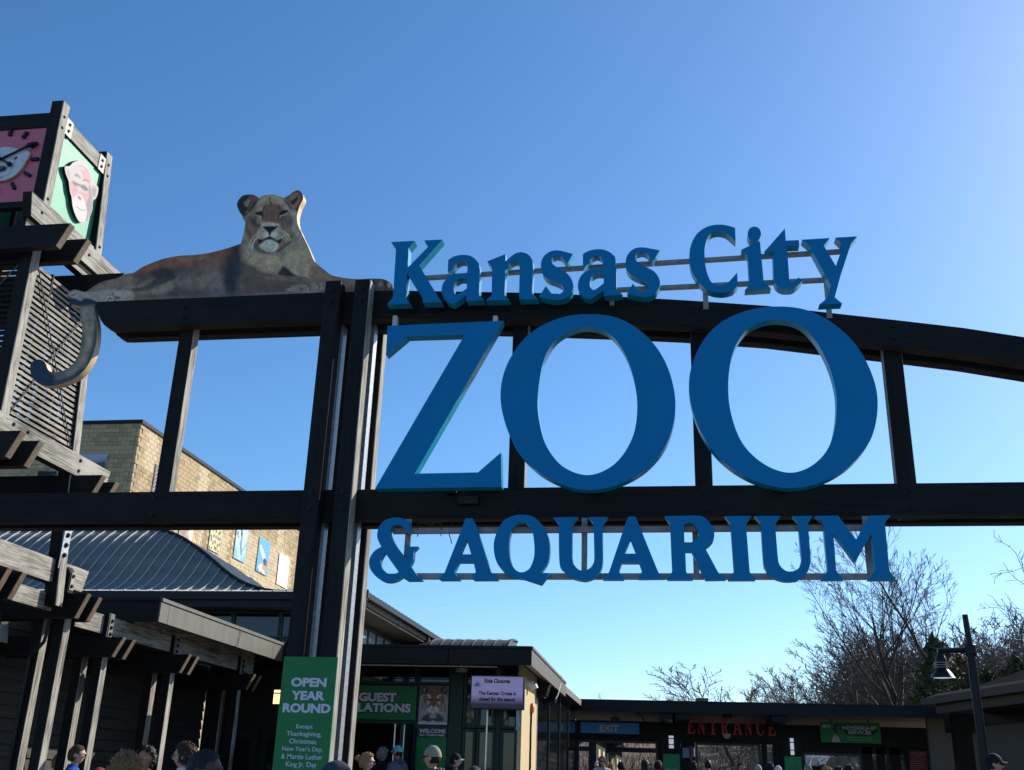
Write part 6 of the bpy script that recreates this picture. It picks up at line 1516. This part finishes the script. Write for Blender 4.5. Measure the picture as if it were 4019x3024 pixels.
# ------------------------------------------------------------------ people
def body_mesh(raised=False):
    V = []; E = []; Rr = []
    def v(p, r, par=None):
        V.append(p); Rr.append(r); i = len(V)-1
        if par is not None: E.append((par, i))
        return i
    pel = v((0, .01, .95), (.15, .11)); w1 = v((0, .01, 1.08), (.135, .10), pel); ch = v((0, .0, 1.25), (.155, .11), w1); up = v((0, .01, 1.40), (.13, .085), ch)
    nk = v((0, .015, 1.475), (.058, .058), up); v((0, .0, 1.56), (.055, .058), nk)
    for s in (-1, 1):
        sh = v((s*.165, .01, 1.405), (.062, .062), up); up_ = raised and s > 0
        if up_:
            el = v((.235, -.10, 1.17), (.043, .043), sh); wr = v((.085, -.215, 1.43), (.027, .027), el); pa = v((.055, -.19, 1.49), (.030, .022), wr)
            for k, (dx, L) in enumerate(((-.030, .060), (-.012, .072), (.006, .066), (.022, .050))):
                a = v((.055+dx, -.175, 1.525), (.0095, .0095), pa); b = v((.048+dx, -.150, 1.53+L*.55), (.009, .009), a); v((.042+dx, -.138, 1.53+L*.8), (.008, .008), b)
            th = v((.025, -.175, 1.49), (.012, .012), pa); v((.005, -.150, 1.515), (.010, .010), th)
        else:
            el = v((s*.235, .03, 1.12), (.043, .043), sh); wr = v((s*.25, -.05, .88), (.027, .03), el); pa = v((s*.255, -.065, .815), (.038, .02), wr)
        for k, (dx, L) in enumerate(() if up_ else ((-.028, .066), (-.010, .078), (.010, .072), (.027, .056))):
            a = v((s*.255+dx, -.075, .775), (.0095, .0095), pa); b = v((s*.255+dx, -.088, .775-L*.55), (.009, .009), a); v((s*.255+dx, -.080, .775-L), (.008, .008), b)
        if not up_: th = v((s*.222, -.085, .83), (.012, .012), pa); v((s*.212, -.105, .795), (.010, .010), th)
        hp = v((s*.09, .01, .88), (.095, .10), pel); kn = v((s*.105, -.01, .49), (.058, .062), hp); an = v((s*.11, .025, .09), (.038, .042), kn)
        f = v((s*.115, -.04, .045), (.04, .035), an); v((s*.12, -.14, .035), (.038, .028), f)
    me = bpy.data.meshes.new('body'); me.from_pydata(V, E, []); o = bpy.data.objects.new('body', me); COL.objects.link(o)
    m = o.modifiers.new('skin', 'SKIN'); m.use_smooth_shade = True
    for i, r in enumerate(Rr): me.skin_vertices[0].data[i].radius = r
    me.skin_vertices[0].data[0].use_root = True
    ss = o.modifiers.new('sub', 'SUBSURF'); ss.levels = 1; ss.render_levels = 1
    dg = bpy.context.evaluated_depsgraph_get(); dg.update(); b1 = bpy.data.meshes.new_from_object(o.evaluated_get(dg))
    bm = bmesh.new(); bm.from_mesh(b1)
    # head
    h = bmesh.new(); bmesh.ops.create_uvsphere(h, u_segments=48, v_segments=36, radius=1)
    for q in h.verts:
        x, y, z = q.co; f = -y
        rx, ry, rz_ = .076, .096, .118
        t = max(0, -z); X = x*rx*(1-.30*t**1.3); Y = y*ry; Z = z*rz_
        if y < 0: Y *= 1-.10*t
        if y > 0 and z < -.1: Y *= 1-.35*t
        gs = lambda cx, cz, sx, sz: math.exp(-((x-cx)/sx)**2-((z-cz)/sz)**2) if f > 0 else 0
        Y -= .030*gs(0, -.24, .13, .17)+.012*gs(0, 0, .10, .22)+.010*gs(0, .16, .7, .10)+.010*gs(0, -.62, .28, .10)+.012*gs(0, -.88, .28, .12)
        Y += .016*gs(.38, -.02, .20, .12)+.016*gs(-.38, -.02, .20, .12)+.008*gs(0, -.53, .24, .03)
        q.co = (X, Y-.008, Z+1.645)
    for s in (-1, 1):
        e = bmesh.new(); bmesh.ops.create_uvsphere(e, u_segments=14, v_segments=10, radius=1)
        for q in e.verts: q.co = (s*.078+q.co.x*.011, .008+q.co.y*.022, 1.635+q.co.z*.034)
        tm = bpy.data.meshes.new('t'); e.to_mesh(tm); h.from_mesh(tm); e.free()
    tm = bpy.data.meshes.new('t'); h.to_mesh(tm); bm.from_mesh(tm); h.free()
    m2 = bpy.data.meshes.new('body'); bm.to_mesh(m2); bm.free()
    o2 = bpy.data.objects.new('body', m2); COL.objects.link(o2); rm = o2.modifiers.new('r', 'REMESH'); rm.mode = 'VOXEL'; rm.voxel_size = .0085; rm.use_smooth_shade = True
    sm = o2.modifiers.new('s', 'SMOOTH'); sm.factor = .5; sm.iterations = 2
    dg.update(); dg = bpy.context.evaluated_depsgraph_get(); out = bpy.data.meshes.new_from_object(o2.evaluated_get(dg))
    bpy.data.objects.remove(o); bpy.data.objects.remove(o2)
    for p in out.polygons: p.use_smooth = True
    print('body verts', len(out.vertices)); return out
BODY = body_mesh()
def shell(test, off, name, noise_amp=0.0, sc=18, src=None):
    bm = bmesh.new(); bm.from_mesh(src or BODY); bm.normal_update()
    kill = [f for f in bm.faces if not test(f.calc_center_median())]
    bmesh.ops.delete(bm, geom=kill, context='FACES')
    for v in bm.verts:
        o = off(v.co) if callable(off) else off
        v.co += v.normal*(o+noise_amp*noise.fractal(v.co*sc, 1, 2, 3))
    me = bpy.data.meshes.new(name); bm.to_mesh(me); bm.free()
    for p in me.polygons: p.use_smooth = True
    return me
def jk(c): return c.z > .86 and c.z < 1.52 and not (c.z > 1.475 and abs(c.x) < .05 and c.y < -.03) and not (abs(c.x) > .19 and c.z < .885)
JACKET = shell(jk, lambda c: .020+.012*max(0, min(1, (1.49-c.z)*6)), 'jacket', .008, 9)
BODYR = body_mesh(True)
JACKETR = shell(lambda c: jk(c) and not (c.y < -.12 and c.z > 1.43), lambda c: .020+.012*max(0, min(1, (1.49-c.z)*6)), 'jacket', .008, 9, BODYR)
TROUS = shell(lambda c: .09 < c.z < 1.0 and abs(c.x) < .205, .014, 'trousers', .006, 10)
SHOES = shell(lambda c: c.z < .10, .010, 'shoes')
def headshell(test, off, name, namp=0.0, sc=30, drop=0.0):
    bm = bmesh.new(); bmesh.ops.create_uvsphere(bm, u_segments=56, v_segments=40, radius=1)
    kill = []
    for v in bm.verts: v.co = Vector(v.co)
    bmesh.ops.delete(bm, geom=[f for f in bm.faces if not test(f.calc_center_median())], context='FACES')
    for v in bm.verts:
        d = v.co.copy(); o = off+namp*noise.fractal(d*sc/6, 1, 2, 4)
        z = d.z*(.118+o)+1.645
        if drop and d.z < -.05: z -= drop*(-d.z)**1.2; 
        v.co = Vector((d.x*(.076+o*1.05), d.y*(.098+o)-.004, z))
    me = bpy.data.meshes.new(name); bm.to_mesh(me); bm.free()
    for p in me.polygons: p.use_smooth = True
    return me
hairline = lambda c: (c.y > .05 and c.z > -.62) or (c.z > .42 and c.y > -.75) or (c.z > .70) or (abs(c.x) > .78 and c.z > .05 and c.y > -.35)
HAIR = {
 'short': headshell(hairline, .008, 'hair', .006, 60),
 'capped': headshell(lambda c: (c.y > .10 and c.z > -.50) or (abs(c.x) > .8 and c.z > .0 and c.y > -.3), .004, 'hair', .006, 50),
 'full': headshell(lambda c: hairline(c) or (c.y > -.15 and c.z > -.55), .020, 'hair', .028, 34),
 'curly': headshell(lambda c: hairline(c) or (c.y > -.35), .045, 'hair', .045, 48, .16),
 'long': headshell(lambda c: hairline(c) or (c.y > -.2), .018, 'hair', .014, 20, .17),
}
def cap_mesh():
    m = MB(); n = 28; k = 10
    for i in range(k+1):
        a = (math.pi/2)*i/k; r = math.cos(a); z = math.sin(a)
        m.v += [((.087*r)*math.cos(2*math.pi*j/n), (.107*r)*math.sin(2*math.pi*j/n)-.004, 1.664+.110*z-(.014*(1-z) if math.sin(2*math.pi*j/n) > 0 else 0)) for j in range(n)]
    for i in range(k):
        for j in range(n): m.f.append([i*n+j, i*n+(j+1) % n, (i+1)*n+(j+1) % n, (i+1)*n+j]); m.m.append(0)
    return m
def mesh_of(mb, nm, smooth=True):
    me = bpy.data.meshes.new(nm); me.from_pydata(mb.v, [], mb.f)
    for p in me.polygons: p.use_smooth = smooth
    return me
CAPM = mesh_of(cap_mesh(), 'cap')
bmv = MB(); nn = 12; rows = []
for i in range(nn+1):
    a = math.pi*(.18+.64*i/nn); ci, si = math.cos(a), math.sin(a)
    zb = 1.682-.018*abs(ci)**2*2
    rows.append([(.088*ci, -.100*si-.002, zb), (.080*ci, -.100*si-.075*(si**1.5), zb-.016), (.080*ci, -.100*si-.075*(si**1.5), zb-.022), (.086*ci, -.098*si-.002, zb-.008)])
for a, b in zip(rows[:-1], rows[1:]):
    for k in range(4): bmv.add([a[k], b[k], b[(k+1) % 4], a[(k+1) % 4]], [(0, 1, 2, 3)])
BRIM = mesh_of(bmv, 'brim')
g_ = MB()
for s in (-1, 1):
    g_.add([(s*.012, -.1235, 1.652), (s*.050, -.112, 1.655), (s*.054, -.107, 1.632), (s*.036, -.117, 1.622), (s*.016, -.1235, 1.630)]+[(s*.012, -.118, 1.652), (s*.050, -.106, 1.655), (s*.054, -.101, 1.632), (s*.036, -.111, 1.622), (s*.016, -.118, 1.630)],
           [(0, 1, 2, 3, 4), (9, 8, 7, 6, 5)]+[(i, (i+1) % 5, 5+(i+1) % 5, 5+i) for i in range(5)])
    g_.tube((s*.052, -.106, 1.652), (s*.088, .0, 1.648), .0025, n=5)
g_.tube((-.014, -.1235, 1.648), (.014, -.1235, 1.648), .003, n=5)
GLS = mesh_of(g_, 'glasses', False)
bun = bmesh.new(); bmesh.ops.create_icosphere(bun, subdivisions=3, radius=.045)
for v in bun.verts: v.co = Vector((v.co.x, v.co.y+.135, v.co.z+1.70))*1.0+v.co.normalized()*.008*noise.noise(v.co*40)
BUN = bpy.data.meshes.new('hair_bun'); bun.to_mesh(BUN); bun.free()
hd = MB(); n_ = 18
for i in range(n_):
    a0, a1 = 2*math.pi*i/n_, 2*math.pi*(i+1)/n_
    P0 = lambda a: (.075*math.cos(a), .035+.085*math.sin(a), 1.475+.018*math.sin(a)); r_ = lambda a: .026+.020*max(0, math.sin(a))
    hd.tube(P0(a0), P0(a1), r_(a0), r_(a1), 8)
HOOD = mesh_of(hd, 'hood')
def M(n, c, **k): return mat(n, c, k.pop('rough', .85), var=k.pop('var', .25), scale=k.pop('scale', 20), **k)
SK1 = M('skin_light', (.50, .30, .22), rough=.55, var=.08); SK2 = M('skin_tan', (.36, .20, .13), rough=.55, var=.08); SK3 = M('skin_dark', (.09, .045, .03), rough=.5, var=.08)
HR = {'brown': M('hair_brown', (.05, .03, .02), var=.4, scale=60), 'black': M('hair_black', (.010, .009, .010), rough=.6, var=.3, scale=60), 'blond': M('hair_blond', (.30, .19, .09), var=.35, scale=60), 'auburn': M('hair_auburn', (.21, .115, .052), var=.5, scale=60), 'grey': M('hair_grey', (.22, .20, .17), var=.35, scale=60)}
CL = {'royal': M('cloth_royal_blue', (.015, .07, .30)), 'navy': M('cloth_navy', (.012, .018, .04)), 'black': M('cloth_black', (.010, .010, .012)), 'grey': M('cloth_grey', (.10, .11, .14)), 'white': M('cloth_white', (.60, .62, .64)), 'red': M('cloth_red', (.22, .02, .03)),
      'lightblue': M('cloth_light_blue', (.35, .48, .54)), 'teal': M('cloth_teal', (.02, .09, .08)), 'camo': M('cloth_patterned', (.10, .07, .07), var=.8, scale=14), 'brown': M('cloth_brown', (.09, .06, .04))}
JEAN = M('denim', (.03, .05, .10)); SHOE = M('shoe_black', (.02, .02, .02)); LENS = mat('sunglass_lens', (.005, .005, .006), .1, spec=.6); ORL = mat('orange_lens', (.50, .10, .02), .2, spec=.6)
CAPC = {'aqua': M('cap_aqua', (.16, .48, .44), var=.06), 'khaki': M('cap_khaki', (.32, .28, .21), var=.12, scale=60), 'black': CL['black'], 'navy': CL['navy'], 'white': CL['white'], 'grey': M('cap_grey', (.30, .30, .30), var=.1), 'red': CL['red'], 'slate': M('cap_slate', (.035, .045, .06), var=.1)}
def person(x, ytop, Y, face, label, hair='short', hc='brown', coat='black', skin=SK1, cap=None, capback=False, brim=None, glasses=None, bun_=False, hood=False, tilt=0.0, group='visitors waiting in front of the entrance', hand=False, no_cap_hair=None, wide=1.06):
    top = atY(x, ytop, Y); h = float(top[2])-zg(Y)
    th = 1.763+.008 if not cap else 1.788
    if hair == 'curly' and not cap: th = 1.80
    if hair == 'full' and not cap: th = 1.785
    s = h/th
    s = max(.8, min(1.14, s))
    if s*th < h-.02 or s*th > h+.02: print('size', label[:40], round(h, 2))
    if cap and hair == 'short': hair = 'capped'
    if cap: wide = 1.0
    t = thing('person', label, 'person', (float(top[0]), Y, zg(Y)+.004), math.radians(face), group); t.scale = (s*wide, s*wide, s)
    def part(nm, me, m, dz=0):
        o = bpy.data.objects.new(nm, me); COL.objects.link(o); o.parent = t
        if not me.materials: me.materials.append(None)
        o.material_slots[0].link = 'OBJECT'; o.material_slots[0].material = m; return o
    part('body', BODYR if hand else BODY, skin); part('jacket', JACKETR if hand else JACKET, CL[coat]); part('trousers', TROUS, JEAN); part('shoes', SHOES, SHOE)
    part('hair', HAIR[hair], HR[hc])
    if bun_: part('hair_bun', BUN, HR[hc])
    if hood: part('hood', HOOD, CL[coat] if hood is True else CL[hood])
    if cap:
        c = part('cap', CAPM, CAPC[cap]); b = part('brim', BRIM, CAPC[brim or cap])
        if capback:
            b.rotation_euler = (0, 0, math.pi)
            b.location = (0, -.01, -.012)
    if glasses: part('glasses', GLS, ORL if glasses == 'orange' else LENS)
    return t
person(240, 2958, 14.0, 160, 'blond person half hidden behind the man in the blue jacket', 'full', 'blond', 'brown')
person(306, 2925, 13.0, 118, 'man with cropped brown hair, glasses and royal blue jacket beside the pergola posts', 'short', 'brown', 'royal', glasses='dark')
person(392, 3008, 10.0, 180, 'person whose red hat just shows at the bottom left', 'short', 'auburn', 'red', cap='red')
person(500, 2955, 8.6, 185, 'person with big curly light brown hair seen from behind', 'curly', 'auburn', 'navy')
person(582, 2928, 11.6, -8, 'man with black hair, orange sunglasses and black jacket facing the camera', 'full', 'black', 'black', SK2, glasses='orange', cap=None)
person(733, 2912, 10.8, -88, 'person with dark wavy hair and sunglasses in a white top looking left', 'full', 'brown', 'white', glasses='dark', hood='black')
person(808, 2943, 6.4, 95, 'person with close cropped black hair nearest the green banner', 'short', 'black', 'navy', SK3)
person(1328, 2978, 6.4, -70, 'person in a slate cap low in front of the green banner', 'short', 'brown', 'navy', cap='slate')
person(1442, 2955, 15.5, 100, 'woman with blond hair tied in a bun and dark jacket looking right', 'full', 'blond', 'navy', bun_=True, glasses='dark')
person(1503, 2933, 19.8, 150, 'grey haired person in the dark office doorway', 'full', 'grey', 'black')
person(1563, 2922, 19.6, -118, 'man in an aqua cap and grey hooded jacket walking to the doorway', 'short', 'black', 'grey', SK1, cap='aqua', hood=True)
person(1702, 2922, 12.4, -112, 'man in a khaki mesh cap with blue brim below the welcome sign', 'short', 'black', 'camo', cap='khaki', brim='slate', glasses='dark', hood=True)
person(1788, 2954, 18.5, 112, 'man in a black cap right of the khaki cap man', 'short', 'black', 'black', cap='black', hood=True, brim='grey')
person(1862, 3003, 13.0, 150, 'person whose navy and white cap shows below the display screen', 'short', 'black', 'navy', cap='slate', brim='white')
ENTP = [
 (2344, 2986, 27, 0, 'person in a white cap left of the woman under the exit sign', dict(cap='white', coat='grey')),
 (2364, 2969, 26, 0, 'woman in sunglasses and pale blue top raising a hand to her mouth', dict(hair='long', hc='auburn', coat='lightblue', glasses='dark', hand=True)),
 (2438, 2990, 28, 180, 'dark haired figure in shadow in the exit gateway, left one', dict(hair='full', hc='black', coat='black')),
 (2532, 2983, 25, 180, 'woman with long black hair in the exit gateway', dict(hair='long', hc='black', coat='black')),
 (2583, 2986, 26, 170, 'dark haired figure beside the green welcome placard', dict(hair='full', hc='black', coat='navy')),
 (2720, 2988, 27, 180, 'dark haired figure just left of the entrance gateway', dict(hair='full', hc='black', coat='black')),
 (2778, 2983, 26, 180, 'man in a red top in the entrance gateway', dict(hair='short', hc='black', coat='red')),
 (2910, 2994, 25, 10, 'dark haired person in sunglasses in the entrance gateway', dict(hair='full', hc='brown', coat='black', glasses='dark')),
 (2975, 3000, 24, 160, 'person in a grey cap under the last letters of the entrance lettering', dict(cap='grey', coat='navy')),
 (3020, 2992, 25, 180, 'dark haired person between two capped visitors', dict(hair='full', hc='black', coat='black')),
 (3054, 3003, 24, 190, 'person in a white cap left of the plain green placard', dict(cap='white', coat='black')),
 (3170, 3000, 24, -150, 'pale haired person right of the plain green placard', dict(hair='short', hc='grey', coat='black')),
 (3233, 2999, 26, 180, 'dark haired figure in front of the round kiosk', dict(hair='full', hc='black', coat='black')),
 (3245, 3013, 20, 180, 'person with curly blond hair low under the membership sign', dict(hair='curly', hc='blond', coat='brown')),
 (3290, 3008, 25, 180, 'dark haired figure in front of the rock outcrop, left one', dict(hair='full', hc='black', coat='navy')),
 (3331, 3001, 25, 175, 'dark haired figure in front of the rock outcrop, right one', dict(hair='full', hc='black', coat='black'))]
for x, y, Y, f, lab, k in ENTP: person(x, y, Y, f, lab, **k)
person(3893, 2953, 15.5, 88, 'man in a black cap and sunglasses looking right at the foot of the street lamp', 'short', 'black', 'black', SK1, cap='black', glasses='dark')
